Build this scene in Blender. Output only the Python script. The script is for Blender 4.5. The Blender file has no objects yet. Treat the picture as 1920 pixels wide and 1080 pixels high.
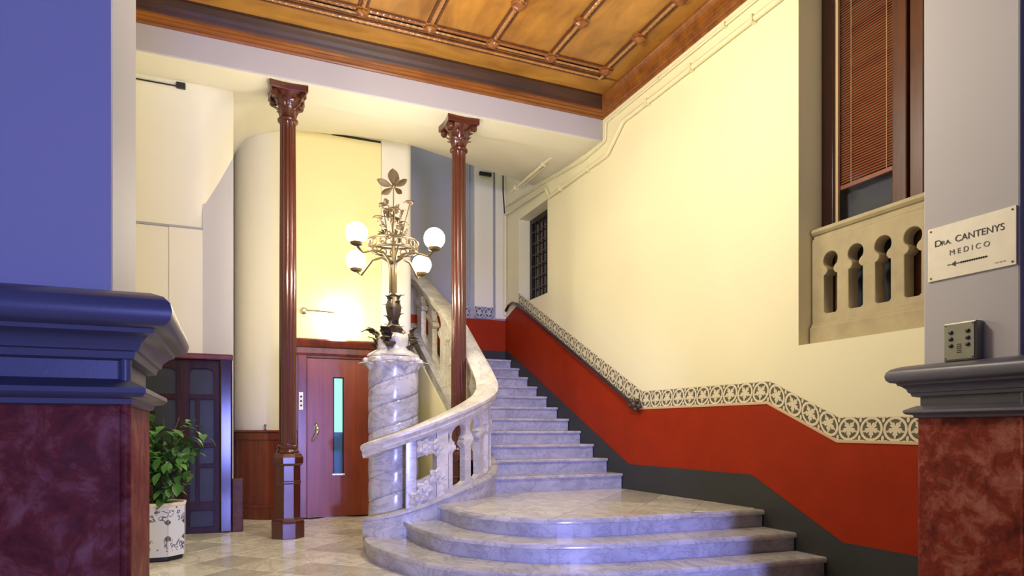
import bpy, bmesh, math, random
from mathutils import Vector, Matrix
PI = math.pi
random.seed(7)
SC = bpy.context.scene
COL = SC.collection

# ------------------------------------------------------------------ camera
cam_d = bpy.data.cameras.new('camera')
cam = bpy.data.objects.new('camera', cam_d); COL.objects.link(cam)
YAW = math.atan2(530, 1248)
cam.location = (0, 0, 1.2)
cam.rotation_euler = (PI/2, 0, -YAW)
cam_d.sensor_width = 36.0
cam_d.lens = 1248/1920*36
cam_d.shift_y = (805-540)/1920
cam_d.clip_start = 0.02
SC.camera = cam

# ------------------------------------------------------------------ world, lights, exposure
w = bpy.data.worlds.new('world'); SC.world = w; w.use_nodes = True
bg = w.node_tree.nodes['Background']
bg.inputs[0].default_value = (0.16, 0.19, 0.62, 1); bg.inputs[1].default_value = 0.17

def area_light(name, loc, target, sx, sy, energy, color):
    l = bpy.data.lights.new(name, 'AREA'); l.shape = 'RECTANGLE'; l.size = sx; l.size_y = sy
    l.energy = energy; l.color = color
    o = bpy.data.objects.new(name, l); COL.objects.link(o); o.location = loc
    o.rotation_euler = (Vector(target)-Vector(loc)).to_track_quat('-Z', 'Y').to_euler()
    return o
def point_light(name, loc, energy, color, r=0.15):
    l = bpy.data.lights.new(name, 'POINT'); l.energy = energy; l.color = color; l.shadow_soft_size = r
    o = bpy.data.objects.new(name, l); COL.objects.link(o); o.location = loc
    return o
# dusk light through the street doorway behind the camera
area_light('street_daylight', (0.3, -8.0, 1.0), (1.8, 6.5, 0.7), 1.2, 1.6, 540, (0.27, 0.30, 1.0))
# added unseen spot throwing cold blue light on the steps
sl = bpy.data.lights.new('entrance_spot', 'SPOT'); sl.energy = 2200; sl.color = (0.36, 0.38, 1.0); sl.spot_size = math.radians(30); sl.spot_blend = 0.55; sl.shadow_soft_size = 0.12
so_ = bpy.data.objects.new('entrance_spot', sl); COL.objects.link(so_); so_.location = (0.9, -4.0, 1.0)
so_.rotation_euler = (Vector((2.45, 4.9, 0.55))-Vector(so_.location)).to_track_quat('-Z', 'Y').to_euler()
# added unseen light above the frame, warming the lobby
point_light('lobby_fill', (1.9, 4.5, 4.3), 225, (1.0, 0.93, 0.76), 0.25)
# lamp of the upper stair flight
point_light('stair_lamp', (3.3, 10.1, 6.4), 10, (0.85, 0.90, 1.0), 0.2)

SC.view_settings.view_transform = 'Standard'
SC.view_settings.look = 'None'
SC.view_settings.gamma = 1.0
SC.view_settings.use_curve_mapping = False
SC.view_settings.exposure = 0.35

# ------------------------------------------------------------------ materials
def srgb(r, g, b):
    f = lambda c: (c/255/12.92) if c/255 <= 0.04045 else ((c/255+0.055)/1.055)**2.4
    return (f(r), f(g), f(b), 1)
class NT:
    def __init__(s, name):
        s.m = bpy.data.materials.new(name); s.m.use_nodes = True
        s.t = s.m.node_tree; s.b = s.t.nodes['Principled BSDF']
    def n(s, typ, **kw):
        nd = s.t.nodes.new(typ)
        for k, v in kw.items():
            if k in nd.inputs: nd.inputs[k].default_value = v
            else: setattr(nd, k, v)
        return nd
    def l(s, a, b): s.t.links.new(a, b)
    def math(s, op, a, b=None):
        nd = s.t.nodes.new('ShaderNodeMath'); nd.operation = op
        for i, v in enumerate((a, b)):
            if v is None: continue
            if isinstance(v, (int, float)): nd.inputs[i].default_value = v
            else: s.l(v, nd.inputs[i])
        return nd.outputs[0]
    def pos(s): return s.n('ShaderNodeNewGeometry').outputs['Position']
    def mix(s, f, a, b):
        nd = s.t.nodes.new('ShaderNodeMix'); nd.data_type = 'RGBA'
        for i, v in ((0, f), (6, a), (7, b)):
            if isinstance(v, (int, float, tuple)): nd.inputs[i].default_value = v
            else: s.l(v, nd.inputs[i])
        return nd.outputs[2]
    def ramp(s, fac, stops):
        r = s.t.nodes.new('ShaderNodeValToRGB')
        while len(r.color_ramp.elements) < len(stops): r.color_ramp.elements.new(0.5)
        for e, (p, c) in zip(r.color_ramp.elements, stops): e.position = p; e.color = c
        s.l(fac, r.inputs[0]); return r.outputs[0]
    def noise(s, scale, detail=4, rough=0.55, dist=0.0, vec=None, stretch=None):
        nd = s.n('ShaderNodeTexNoise', Scale=scale, Detail=detail, Roughness=rough, Distortion=dist)
        v = vec or s.pos()
        if stretch:
            mp = s.n('ShaderNodeMapping'); mp.inputs['Scale'].default_value = stretch
            s.l(v, mp.inputs[0]); v = mp.outputs[0]
        s.l(v, nd.inputs['Vector']); return nd.outputs['Fac']
    def bump(s, h, strength=0.2, dist=0.01):
        b = s.n('ShaderNodeBump', Strength=strength, Distance=dist)
        s.l(h, b.inputs['Height']); s.l(b.outputs[0], s.b.inputs['Normal'])
    def base(s, c):
        if isinstance(c, tuple): s.b.inputs['Base Color'].default_value = c
        else: s.l(c, s.b.inputs['Base Color'])
    def set(s, rough=0.5, metal=0.0, spec=0.5, coat=0.0, coat_r=0.1):
        s.b.inputs['Roughness'].default_value = rough; s.b.inputs['Metallic'].default_value = metal
        s.b.inputs['Specular IOR Level'].default_value = spec
        s.b.inputs['Coat Weight'].default_value = coat; s.b.inputs['Coat Roughness'].default_value = coat_r
        return s.m
def dim(c, k): return (c[0]*k, c[1]*k, c[2]*k, 1)
def paint(name, c, rough=0.6, var=0.08, scale=1.5, bump=0.06, spec=0.3):
    t = NT(name); f = t.noise(scale, 5)
    t.base(t.mix(f, dim(c, 1-var), dim(c, 1+var))); t.bump(t.noise(60, 3), bump, 0.004)
    return t.set(rough, spec=spec)
def marble(name, light, mid, vein, scale=1.6, rough=0.22, pervar=False):
    t = NT(name); p = t.pos()
    if pervar:
        oi = t.n('ShaderNodeObjectInfo'); add = t.n('ShaderNodeVectorMath', operation='ADD')
        sc = t.n('ShaderNodeVectorMath', operation='SCALE'); sc.inputs['Scale'].default_value = 37.0
        cb = t.n('ShaderNodeCombineXYZ'); t.l(oi.outputs['Random'], cb.inputs[0]); t.l(oi.outputs['Random'], cb.inputs[2])
        t.l(cb.outputs[0], sc.inputs[0]); t.l(p, add.inputs[0]); t.l(sc.outputs[0], add.inputs[1]); p = add.outputs[0]
    n1 = t.noise(scale, 6, 0.6, 1.2, vec=p); n2 = t.noise(scale*1.7, 8, 0.7, 0.9, vec=p, stretch=(1, 0.6, 1.5))
    c = t.ramp(n1, [(0.3, mid), (0.62, light)])
    v = t.ramp(n2, [(0.455, (0, 0, 0, 1)), (0.495, (1, 1, 1, 1)), (0.525, (0, 0, 0, 1))])
    vm = t.math('MULTIPLY', v, 0.5); c = t.mix(vm, c, vein)
    if pervar:
        k = t.math('MULTIPLY', t.math('GREATER_THAN', oi.outputs['Random'], 0.82), 0.5)
        c = t.mix(k, c, dim(mid, 0.62))
    t.base(c); t.bump(n2, 0.05, 0.004)
    return t.set(rough, spec=0.5)
def wood(name, dark, light, rough=0.3, axis=(1, 1, 0.08), scale=14, coat=0.4, objrand=False):
    t = NT(name); p = t.pos()
    if objrand:
        oi = t.n('ShaderNodeObjectInfo'); add = t.n('ShaderNodeVectorMath', operation='ADD')
        cb = t.n('ShaderNodeCombineXYZ'); m = t.math('MULTIPLY', oi.outputs['Random'], 23.0)
        t.l(m, cb.inputs[0]); t.l(m, cb.inputs[1]); t.l(p, add.inputs[0]); t.l(cb.outputs[0], add.inputs[1]); p = add.outputs[0]
    n = t.noise(scale, 6, 0.6, 0.6, vec=p, stretch=axis); n2 = t.noise(2.2, 4, vec=p)
    f = t.math('ADD', t.math('MULTIPLY', n, 0.7), t.math('MULTIPLY', n2, 0.3))
    t.base(t.ramp(f, [(0.36, dark), (0.64, light)])); t.bump(n, 0.06, 0.004)
    return t.set(rough, coat=coat, coat_r=0.12)
def plain(name, c, rough=0.5, metal=0.0, coat=0.0, spec=0.5):
    t = NT(name); f = t.noise(9, 4)
    t.base(t.mix(f, dim(c, 0.88), dim(c, 1.1))); t.bump(t.noise(90, 2), 0.04, 0.003)
    return t.set(rough, metal, spec, coat)
def emit(name, c, s):
    t = NT(name); t.base((0.8, 0.8, 0.8, 1)); t.b.inputs['Emission Color'].default_value = c
    t.b.inputs['Emission Strength'].default_value = s
    return t.set(0.4)
M = {}
M['cream'] = paint('cream_wall_paint', (0.80, 0.745, 0.50, 1), 0.55, 0.04)
M['yellow'] = paint('yellow_wall_paint', (0.80, 0.71, 0.34, 1), 0.5, 0.05)
M['ivory'] = paint('ivory_plaster', (0.74, 0.70, 0.56, 1), 0.6, 0.05)
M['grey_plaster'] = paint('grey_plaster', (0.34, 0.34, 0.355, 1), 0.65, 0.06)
M['lilac'] = paint('lilac_lit_plaster', (0.45, 0.425, 0.45, 1), 0.6, 0.04)
M['pillar_paint'] = paint('pillar_plaster', (0.46, 0.44, 0.46, 1), 0.6, 0.04)
M['ledge'] = paint('grey_ledge_stone', (0.115, 0.115, 0.145, 1), 0.38, 0.12, 4, spec=0.5)
M['grey_panel'] = paint('grey_lilac_tone', (0.44, 0.42, 0.42, 1), 0.65, 0.05)
M['red_dado'] = paint('red_dado_paint', (0.30, 0.024, 0.003, 1), 0.55, 0.25, 3.5, spec=0.12)
M['skirting'] = paint('dark_skirting_paint', (0.036, 0.038, 0.034, 1), 0.5, 0.2, 3)
M['trim_line'] = paint('pale_line_paint', (0.62, 0.42, 0.24, 1), 0.6)
M['marble'] = marble('grey_white_marble', (0.58, 0.56, 0.52, 1), (0.36, 0.35, 0.33, 1), (0.17, 0.17, 0.18, 1), 1.9)
M['marble_warm'] = marble('cream_carved_marble', (0.70, 0.66, 0.57, 1), (0.46, 0.43, 0.37, 1), (0.28, 0.26, 0.23, 1), 2.4, 0.35)
M['riser'] = marble('riser_marble', (0.50, 0.50, 0.52, 1), (0.32, 0.32, 0.35, 1), (0.20, 0.20, 0.23, 1), 2.4, 0.25)
M['floor'] = marble('floor_marble', (0.80, 0.77, 0.66, 1), (0.60, 0.57, 0.47, 1), (0.34, 0.31, 0.24, 1), 2.0, 0.16, True)
M['grout'] = plain('floor_grout', (0.30, 0.26, 0.20, 1), 0.7)
M['stone'] = paint('weathered_limestone', (0.44, 0.37, 0.22, 1), 0.75, 0.25, 7, 0.25)
M['mahogany'] = wood('mahogany', (0.075, 0.012, 0.006, 1), (0.19, 0.034, 0.012, 1), 0.28)
M['door_wood'] = wood('lift_door_veneer', (0.16, 0.026, 0.008, 1), (0.26, 0.048, 0.012, 1), 0.34, (1, 1, 0.05), 16, 0.12)
M['dark_wood'] = wood('dark_varnished_wood', (0.014, 0.004, 0.004, 1), (0.038, 0.010, 0.008, 1), 0.17, coat=0.15)
M['door_dark'] = wood('dark_matte_door_wood', (0.016, 0.005, 0.004, 1), (0.045, 0.013, 0.008, 1), 0.4, coat=0.0)
M['door_dark'].node_tree.nodes['Principled BSDF'].inputs['Specular IOR Level'].default_value = 0.22
M['col_paint'] = plain('oxblood_gloss_paint', (0.075, 0.014, 0.007, 1), 0.26, 0, 0.4)
M['post_wood'] = wood('brown_window_wood', (0.045, 0.012, 0.005, 1), (0.10, 0.030, 0.012, 1), 0.35)
M['gold_wood'] = wood('golden_ceiling_board', (0.20, 0.078, 0.010, 1), (0.44, 0.20, 0.030, 1), 0.40, (1, 0.3, 1), 4, 0.25, True)
M['gold_edge'] = wood('golden_border_board', (0.24, 0.098, 0.012, 1), (0.48, 0.24, 0.042, 1), 0.38, (0.3, 1, 1), 4, 0.3)
M['rib_wood'] = wood('highlit_rib_wood', (0.24, 0.10, 0.025, 1), (0.42, 0.20, 0.055, 1), 0.32, (1, 0.2, 1), 12)
M['rib_dark'] = wood('dark_rib_wood', (0.05, 0.014, 0.004, 1), (0.13, 0.038, 0.010, 1), 0.5, (1, 0.2, 1), 12, 0.0)
M['cove_wood'] = wood('shaded_cove_wood', (0.022, 0.007, 0.002, 1), (0.060, 0.018, 0.005, 1), 0.5, (0.1, 1, 1), 10, 0.0)  # shade of the cornice recess put into the dark cove colour
M['cornice_wood'] = wood('red_brown_cornice', (0.13, 0.035, 0.006, 1), (0.28, 0.095, 0.014, 1), 0.3, (0.1, 1, 1), 10)
M['bronze'] = plain('dark_bronze', (0.10, 0.075, 0.045, 1), 0.42, 0.7)
M['gilt'] = plain('gilt_brass', (0.17, 0.12, 0.055, 1), 0.36, 0.6)
M['gilt_leaf'] = plain('gilt_leaf', (0.095, 0.060, 0.026, 1), 0.5, 0.4)
M['chrome'] = plain('chrome', (0.75, 0.74, 0.74, 1), 0.18, 1.0)
M['black'] = plain('black_metal', (0.012, 0.012, 0.012, 1), 0.4)
M['ink'] = plain('black_lettering', (0.02, 0.018, 0.018, 1), 0.5)
M['faint_ink'] = plain('grey_lettering', (0.16, 0.14, 0.12, 1), 0.5)
M['plate'] = plain('ivory_sign_plate', (0.88, 0.82, 0.66, 1), 0.35)
M['pipe'] = paint('cream_pipe_paint', (0.74, 0.68, 0.45, 1), 0.5)
M['box_metal'] = plain('grey_intercom_metal', (0.26, 0.26, 0.20, 1), 0.38, 0.3)
M['blind'] = plain('orange_blind_slats', (0.25, 0.075, 0.032, 1), 0.45)
M['leaf'] = plain('green_leaf', (0.05, 0.17, 0.03, 1), 0.38)
M['leaf_light'] = plain('light_green_leaf', (0.11, 0.28, 0.06, 1), 0.38)
M['stem'] = plain('brown_stem', (0.08, 0.05, 0.03, 1), 0.7)
M['night'] = plain('dark_blue_room', (0.022, 0.030, 0.048, 1), 0.7)
M['soil'] = paint('soil', (0.12, 0.07, 0.035, 1), 0.9, 0.4, 30, 0.6)
M['bulb'] = emit('lit_lamp_globe', (1.0, 0.92, 0.74, 1), 85)
M['bulb_wall'] = emit('lit_wall_globe', (1.0, 0.90, 0.66, 1), 48)
M['lift_light'] = emit('lit_lift_window', (0.40, 0.97, 0.78, 1), 0.72)
M['lift_light'].node_tree.nodes['Principled BSDF'].inputs['Base Color'].default_value = (0.05, 0.10, 0.09, 1)
M['lift_low'] = plain('blue_grey_lift_panel', (0.05, 0.14, 0.28, 1), 0.2)
t = NT('dark_glass'); t.base(t.mix(t.noise(3), (0.010, 0.012, 0.014, 1), (0.022, 0.024, 0.030, 1))); M['glass'] = t.set(0.06, spec=0.6)
t = NT('clouded_glass'); t.base(t.mix(t.noise(3), (0.030, 0.034, 0.036, 1), (0.055, 0.056, 0.060, 1))); M['cloud_glass'] = t.set(0.3, spec=0.15)
# clear pane: mostly transparent with a sheen
t = NT('clear_pane'); tr = t.n('ShaderNodeBsdfTransparent'); gl = t.n('ShaderNodeBsdfGlossy', Roughness=0.05)
lw = t.n('ShaderNodeLayerWeight', Blend=0.2); mx = t.n('ShaderNodeMixShader'); t.l(lw.outputs['Fresnel'], mx.inputs[0])
t.l(tr.outputs[0], mx.inputs[1]); t.l(gl.outputs[0], mx.inputs[2]); t.l(mx.outputs[0], t.t.nodes['Material Output'].inputs[0]); M['pane'] = t.m
# red marble of the pillars
t = NT('red_marble'); n1 = t.noise(7, 10, 0.72, 0.4); n2 = t.noise(16, 6, 0.7, 0.5)
vo = t.n('ShaderNodeTexVoronoi', Scale=11.0, feature='SMOOTH_F1'); t.l(t.pos(), vo.inputs['Vector'])
c = t.ramp(n1, [(0.32, (0.070, 0.015, 0.013, 1)), (0.50, (0.23, 0.040, 0.024, 1)), (0.64, (0.36, 0.13, 0.095, 1))])
c = t.mix(t.math('MULTIPLY', t.math('LESS_THAN', vo.outputs['Distance'], 0.20), 0.30), c, (0.32, 0.12, 0.10, 1))
c = t.mix(t.ramp(n2, [(0.55, (0, 0, 0, 1)), (0.75, (0.5, 0.5, 0.5, 1))]), c, (0.10, 0.06, 0.045, 1))
t.base(c); M['red_marble'] = t.set(0.45, spec=0.07)
# stencilled frieze: rings with quatrefoil leaves, cream on olive
def frieze_mat(name, cream, dark):
    t = NT(name); uv = t.n('ShaderNodeTexCoord').outputs['UV']
    sp = t.n('ShaderNodeSeparateXYZ'); t.l(uv, sp.inputs[0])
    fu = t.math('SUBTRACT', t.math('FRACT', sp.outputs[0]), 0.5); fv = t.math('SUBTRACT', sp.outputs[1], 0.5)
    r = t.math('SQRT', t.math('ADD', t.math('MULTIPLY', fu, fu), t.math('MULTIPLY', fv, fv)))
    a = t.math('ARCTAN2', fv, fu)
    ring = t.math('LESS_THAN', t.math('ABSOLUTE', t.math('SUBTRACT', r, 0.44)), 0.050)
    pet = t.math('ADD', 0.26, t.math('MULTIPLY', t.math('COSINE', t.math('MULTIPLY', t.math('ADD', a, PI/2), 5.0)), 0.10))
    pet2 = t.math('ADD', pet, t.math('MULTIPLY', t.math('COSINE', t.math('MULTIPLY', t.math('ADD', a, PI/2), 15.0)), 0.05))
    leafm = t.math('LESS_THAN', r, pet2)
    vein = t.math('LESS_THAN', t.math('ABSOLUTE', t.math('SINE', t.math('MULTIPLY', t.math('ADD', a, PI/2), 2.5))), 0.10)
    leafm = t.math('SUBTRACT', leafm, t.math('MULTIPLY', vein, t.math('MULTIPLY', leafm, 0.4)))
    gu = t.math('SUBTRACT', t.math('FRACT', t.math('ADD', sp.outputs[0], 0.5)), 0.5)
    corner = None
    for cy in (0.5, -0.5):
        dv = t.math('SUBTRACT', fv, cy)
        rr = t.math('SQRT', t.math('ADD', t.math('MULTIPLY', gu, gu), t.math('MULTIPLY', dv, dv)))
        aa = t.math('ARCTAN2', dv, gu)
        k = t.math('LESS_THAN', rr, t.math('ADD', 0.15, t.math('MULTIPLY', t.math('COSINE', t.math('MULTIPLY', aa, 4.0)), 0.09)))
        corner = k if corner is None else t.math('MAXIMUM', corner, k)
    edge = t.math('GREATER_THAN', t.math('ABSOLUTE', fv), 0.465)
    f = t.math('MAXIMUM', t.math('MAXIMUM', ring, leafm), t.math('MAXIMUM', corner, edge))
    t.base(t.mix(f, dark, cream)); return t.set(0.6, spec=0.3)
M['frieze'] = frieze_mat('stencilled_frieze', (0.72, 0.64, 0.44, 1), (0.11, 0.10, 0.055, 1))
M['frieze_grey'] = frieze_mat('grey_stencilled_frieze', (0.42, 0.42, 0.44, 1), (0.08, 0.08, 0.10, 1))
# painted pot: white glazed tile with grey-violet diamonds and scrolls (UV: 0..1 per face)
t = NT('glazed_pot'); uv = t.n('ShaderNodeTexCoord').outputs['UV']; sp = t.n('ShaderNodeSeparateXYZ'); t.l(uv, sp.inputs[0])
fu = t.math('ABSOLUTE', t.math('SUBTRACT', sp.outputs[0], 0.5)); V = sp.outputs[1]
def near(c, k): return t.math('LESS_THAN', t.math('ADD', t.math('MULTIPLY', t.math('SUBTRACT', 0.5, fu), 0.8), t.math('MULTIPLY', t.math('ABSOLUTE', t.math('SUBTRACT', V, c)), 2.2)), k)
dia = t.math('MAXIMUM', near(0.36, 0.15), near(0.68, 0.15))
sc = t.noise(7, 3, 0.6, 1.5); band = t.math('MAXIMUM', t.math('MULTIPLY', t.math('GREATER_THAN', V, 0.70), t.math('LESS_THAN', V, 0.92)), t.math('MULTIPLY', t.math('GREATER_THAN', V, 0.10), t.math('LESS_THAN', V, 0.34)))
scr = t.math('MULTIPLY', band, t.math('LESS_THAN', t.math('ABSOLUTE', t.math('SUBTRACT', sc, 0.5)), 0.028))
edge = t.math('GREATER_THAN', fu, 0.485)
c = t.mix(scr, (0.78, 0.83, 0.90, 1), (0.16, 0.17, 0.26, 1)); c = t.mix(dia, c, (0.10, 0.10, 0.12, 1)); c = t.mix(edge, c, (0.5, 0.5, 0.46, 1))
t.base(c); M['pot'] = t.set(0.2, coat=0.3)

# ------------------------------------------------------------------ mesh helpers
class MB:
    def __init__(s): s.v = []; s.f = []; s.uv = {}
    def add(s, vs, fs, uvs=None):
        o = len(s.v); s.v += [tuple(p) for p in vs]
        for i, f in enumerate(fs):
            if uvs: s.uv[len(s.f)] = uvs[i]
            s.f.append([k+o for k in f])
        return s
    def box(s, x0, x1, y0, y1, z0, z1):
        vs = [(x, y, z) for z in (z0, z1) for y in (y0, y1) for x in (x0, x1)]
        return s.add(vs, [(0, 2, 3, 1), (4, 5, 7, 6), (0, 1, 5, 4), (2, 6, 7, 3), (0, 4, 6, 2), (1, 3, 7, 5)])
    def prism(s, poly, z0, z1):
        n = len(poly)
        a = sum(poly[i][0]*poly[(i+1) % n][1]-poly[(i+1) % n][0]*poly[i][1] for i in range(n))
        if a < 0: poly = poly[::-1]
        vs = [(p[0], p[1], z0) for p in poly]+[(p[0], p[1], z1) for p in poly]
        fs = [tuple(range(n))[::-1], tuple(range(n, 2*n))]+[(i, (i+1) % n, n+(i+1) % n, n+i) for i in range(n)]
        return s.add(vs, fs)
    def rings(s, rings, closed=True, cap=True):
        n = len(rings[0]); vs = [p for r in rings for p in r]; fs = []
        for i in range(len(rings)-1):
            for j in range(n if closed else n-1):
                k = (j+1) % n; fs.append((i*n+j, i*n+k, (i+1)*n+k, (i+1)*n+j))
        if cap and closed: fs.append(tuple(range(n))[::-1]); fs.append(tuple(range((len(rings)-1)*n, len(rings)*n)))
        return s.add(vs, fs)
    def lathe(s, prof, n=24, c=(0, 0, 0), mod=None, rot=0.0):
        R = []
        for r, z in prof:
            R.append([(c[0]+(r*(mod(2*PI*j/n, z) if mod else 1))*math.cos(2*PI*j/n+rot), c[1]+(r*(mod(2*PI*j/n, z) if mod else 1))*math.sin(2*PI*j/n+rot), c[2]+z) for j in range(n)])
        return s.rings(R)
    def sphere(s, c, r, n=12, m=8, sz=1.0):
        R = []
        for i in range(m+1):
            a = -PI/2+PI*i/m; rr = max(r*math.cos(a), r*0.02)
            R.append([(c[0]+rr*math.cos(2*PI*j/n), c[1]+rr*math.sin(2*PI*j/n), c[2]+r*sz*math.sin(a)) for j in range(n)])
        return s.rings(R)
    def tube(s, pts, r, n=8):
        pts = [Vector(p) for p in pts]; R = []; prev = None
        for i, p in enumerate(pts):
            tg = (pts[min(i+1, len(pts)-1)]-pts[max(i-1, 0)]).normalized()
            u = Vector((0, 0, 1)) if abs(tg.z) < 0.9 else Vector((1, 0, 0))
            if prev is not None: u = prev
            a = (u-tg*u.dot(tg)).normalized(); b = tg.cross(a); prev = a
            rr = r[i] if isinstance(r, (list, tuple)) else r
            R.append([p+a*rr*math.cos(2*PI*j/n)+b*rr*math.sin(2*PI*j/n) for j in range(n)])
        return s.rings(R)
    def sweep(s, path, sec, cap=True):            # sec: closed list of (lateral-right, up); path: xyz, section kept vertical
        pts = [Vector(p) for p in path]; R = []
        for i, p in enumerate(pts):
            tg = pts[min(i+1, len(pts)-1)]-pts[max(i-1, 0)]; tg.z = 0; tg.normalize()
            rt = Vector((tg.y, -tg.x, 0))
            R.append([p+rt*a+Vector((0, 0, b)) for a, b in sec])
        return s.rings(R, True, cap)
    def rect(s, x0, x1, y0, y1, prof):            # moulding loop round a rectangle, prof = (out, z)
        R = [[(x0-o, y0-o, z), (x1+o, y0-o, z), (x1+o, y1+o, z), (x0-o, y1+o, z)] for o, z in prof]
        return s.rings(R)
    def build(s, name, mat, parent=None, smooth=False, bevel=0, seg=2, loc=None):
        me = bpy.data.meshes.new(name)
        me.from_pydata(s.v, [], s.f); me.update()
        if s.uv:
            L = me.uv_layers.new(name='UVMap')
            for fi, p in enumerate(me.polygons):
                for k, li in enumerate(p.loop_indices):
                    if fi in s.uv: L.data[li].uv = s.uv[fi][k]
        bm = bmesh.new(); bm.from_mesh(me); bmesh.ops.recalc_face_normals(bm, faces=bm.faces); bm.to_mesh(me); bm.free()
        return mobj(name, me, mat, parent, smooth, bevel, seg)
def mobj(name, me, mat, parent=None, smooth=False, bevel=0, seg=2):
    if mat and not me.materials: me.materials.append(mat)
    o = bpy.data.objects.new(name, me); COL.objects.link(o)
    if smooth:
        for p in me.polygons: p.use_smooth = True
        try: me.set_sharp_from_angle(angle=math.radians(40))
        except Exception: pass
    if bevel:
        b = o.modifiers.new('bevel', 'BEVEL'); b.width = bevel; b.segments = seg; b.limit_method = 'ANGLE'; b.angle_limit = math.radians(40)
    if parent:
        o.parent = parent
        o.matrix_parent_inverse = Matrix.Translation(-world_loc(parent))
    return o
def world_loc(o): return Vector(o.location)          # every parent here is only translated
def tag(o, label=None, cat=None, group=None, kind=None):
    if label: o['label'] = label
    if cat: o['category'] = cat
    if group: o['group'] = group
    if kind: o['kind'] = kind
    return o
def thing(name, loc, label, cat, group=None, kind=None):
    o = bpy.data.objects.new(name, None); COL.objects.link(o); o.location = loc; o.empty_display_size = 0.1
    return tag(o, label, cat, group, kind)
def inst(src, name, parent, mtx):                 # a child that shares mesh data; mtx in world space
    o = src.copy(); o.name = name; COL.objects.link(o); o.parent = parent
    o.matrix_parent_inverse = Matrix.Translation(-world_loc(parent)); o.matrix_basis = mtx
    return o
def plate(name, outer, holes, depth, mat, parent, mtx, bevel=0.0):   # flat plate with holes, from a filled 2-D curve, then a mesh
    cu = bpy.data.curves.new(name, 'CURVE'); cu.dimensions = '2D'; cu.fill_mode = 'BOTH'; cu.extrude = depth/2; cu.bevel_depth = bevel; cu.bevel_resolution = 1
    for loop in [outer]+holes:
        sp = cu.splines.new('POLY'); sp.points.add(len(loop)-1); sp.use_cyclic_u = True
        for p, (x, y) in zip(sp.points, loop): p.co = (x, y, 0, 1)
    tmp = bpy.data.objects.new(name, cu); COL.objects.link(tmp)
    me = bpy.data.meshes.new_from_object(tmp.evaluated_get(bpy.context.evaluated_depsgraph_get()))
    bpy.data.objects.remove(tmp); me.transform(mtx); me.materials.clear()
    return mobj(name, me, mat, parent)
def text_mesh(name, body, size, mat, parent, mtx, depth=0.002, align='CENTER'):
    cu = bpy.data.curves.new(name, 'FONT'); cu.body = body; cu.size = size; cu.extrude = depth; cu.align_x = align
    tmp = bpy.data.objects.new(name, cu); COL.objects.link(tmp)
    me = bpy.data.meshes.new_from_object(tmp.evaluated_get(bpy.context.evaluated_depsgraph_get()))
    bpy.data.objects.remove(tmp); me.transform(mtx); me.materials.clear()
    return mobj(name, me, mat, parent)
def rrect(x0, x1, y0, y1, r, corners=(1, 1, 1, 1), n=6):
    out = []
    for (cx, cy, a, on) in ((x1-r, y0+r, -PI/2, corners[0]), (x1-r, y1-r, 0, corners[1]), (x0+r, y1-r, PI/2, corners[2]), (x0+r, y0+r, PI, corners[3])):
        if on: out += [(cx+r*math.cos(a+PI/2*k/n), cy+r*math.sin(a+PI/2*k/n)) for k in range(n+1)]
        else: out.append((cx+r*math.sqrt(2)*math.cos(a+PI/4), cy+r*math.sqrt(2)*math.sin(a+PI/4)))
    return out
def catmull(pts, n=10):
    out = []; P = [Vector(p) for p in pts]; P = [P[0]*2-P[1]]+P+[P[-1]*2-P[-2]]
    for i in range(1, len(P)-2):
        for k in range(n):
            t = k/n; a, b, c, d = P[i-1], P[i], P[i+1], P[i+2]
            out.append(0.5*((2*b)+(c-a)*t+(2*a-5*b+4*c-d)*t*t+(3*b-a-3*c+d)*t**3))
    out.append(P[-2]); return out
def interp(x, xs, ys):
    if x <= xs[0]: return ys[0]
    for i in range(len(xs)-1):
        if x <= xs[i+1]: return ys[i]+(ys[i+1]-ys[i])*(x-xs[i])/(xs[i+1]-xs[i])
    return ys[-1]
def clip(poly, region):                           # Sutherland-Hodgman, region convex and counter-clockwise
    out = list(poly); n = len(region)
    for i in range(n):
        a, b = region[i], region[(i+1) % n]; src = out; out = []
        side = lambda p: (b[0]-a[0])*(p[1]-a[1])-(b[1]-a[1])*(p[0]-a[0])
        for j in range(len(src)):
            p, q = src[j], src[(j+1) % len(src)]; sp_, sq = side(p), side(q)
            if sp_ >= 0: out.append(p)
            if (sp_ >= 0) != (sq >= 0):
                t = sp_/(sp_-sq); out.append((p[0]+(q[0]-p[0])*t, p[1]+(q[1]-p[1])*t))
        if not out: return []
    return out
def T(x, y, z): return Matrix.Translation((x, y, z))
def RX(a): return Matrix.Rotation(a, 4, 'X')
def RY(a): return Matrix.Rotation(a, 4, 'Y')
def RZ(a): return Matrix.Rotation(a, 4, 'Z')
FACE_S = RX(PI/2)                                 # plate plane (x, z), facing -Y
FACE_W = RZ(-PI/2) @ RX(PI/2)                     # plate x runs to -Y, facing -X
WX = 4.5                                          # right wall plane

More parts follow.
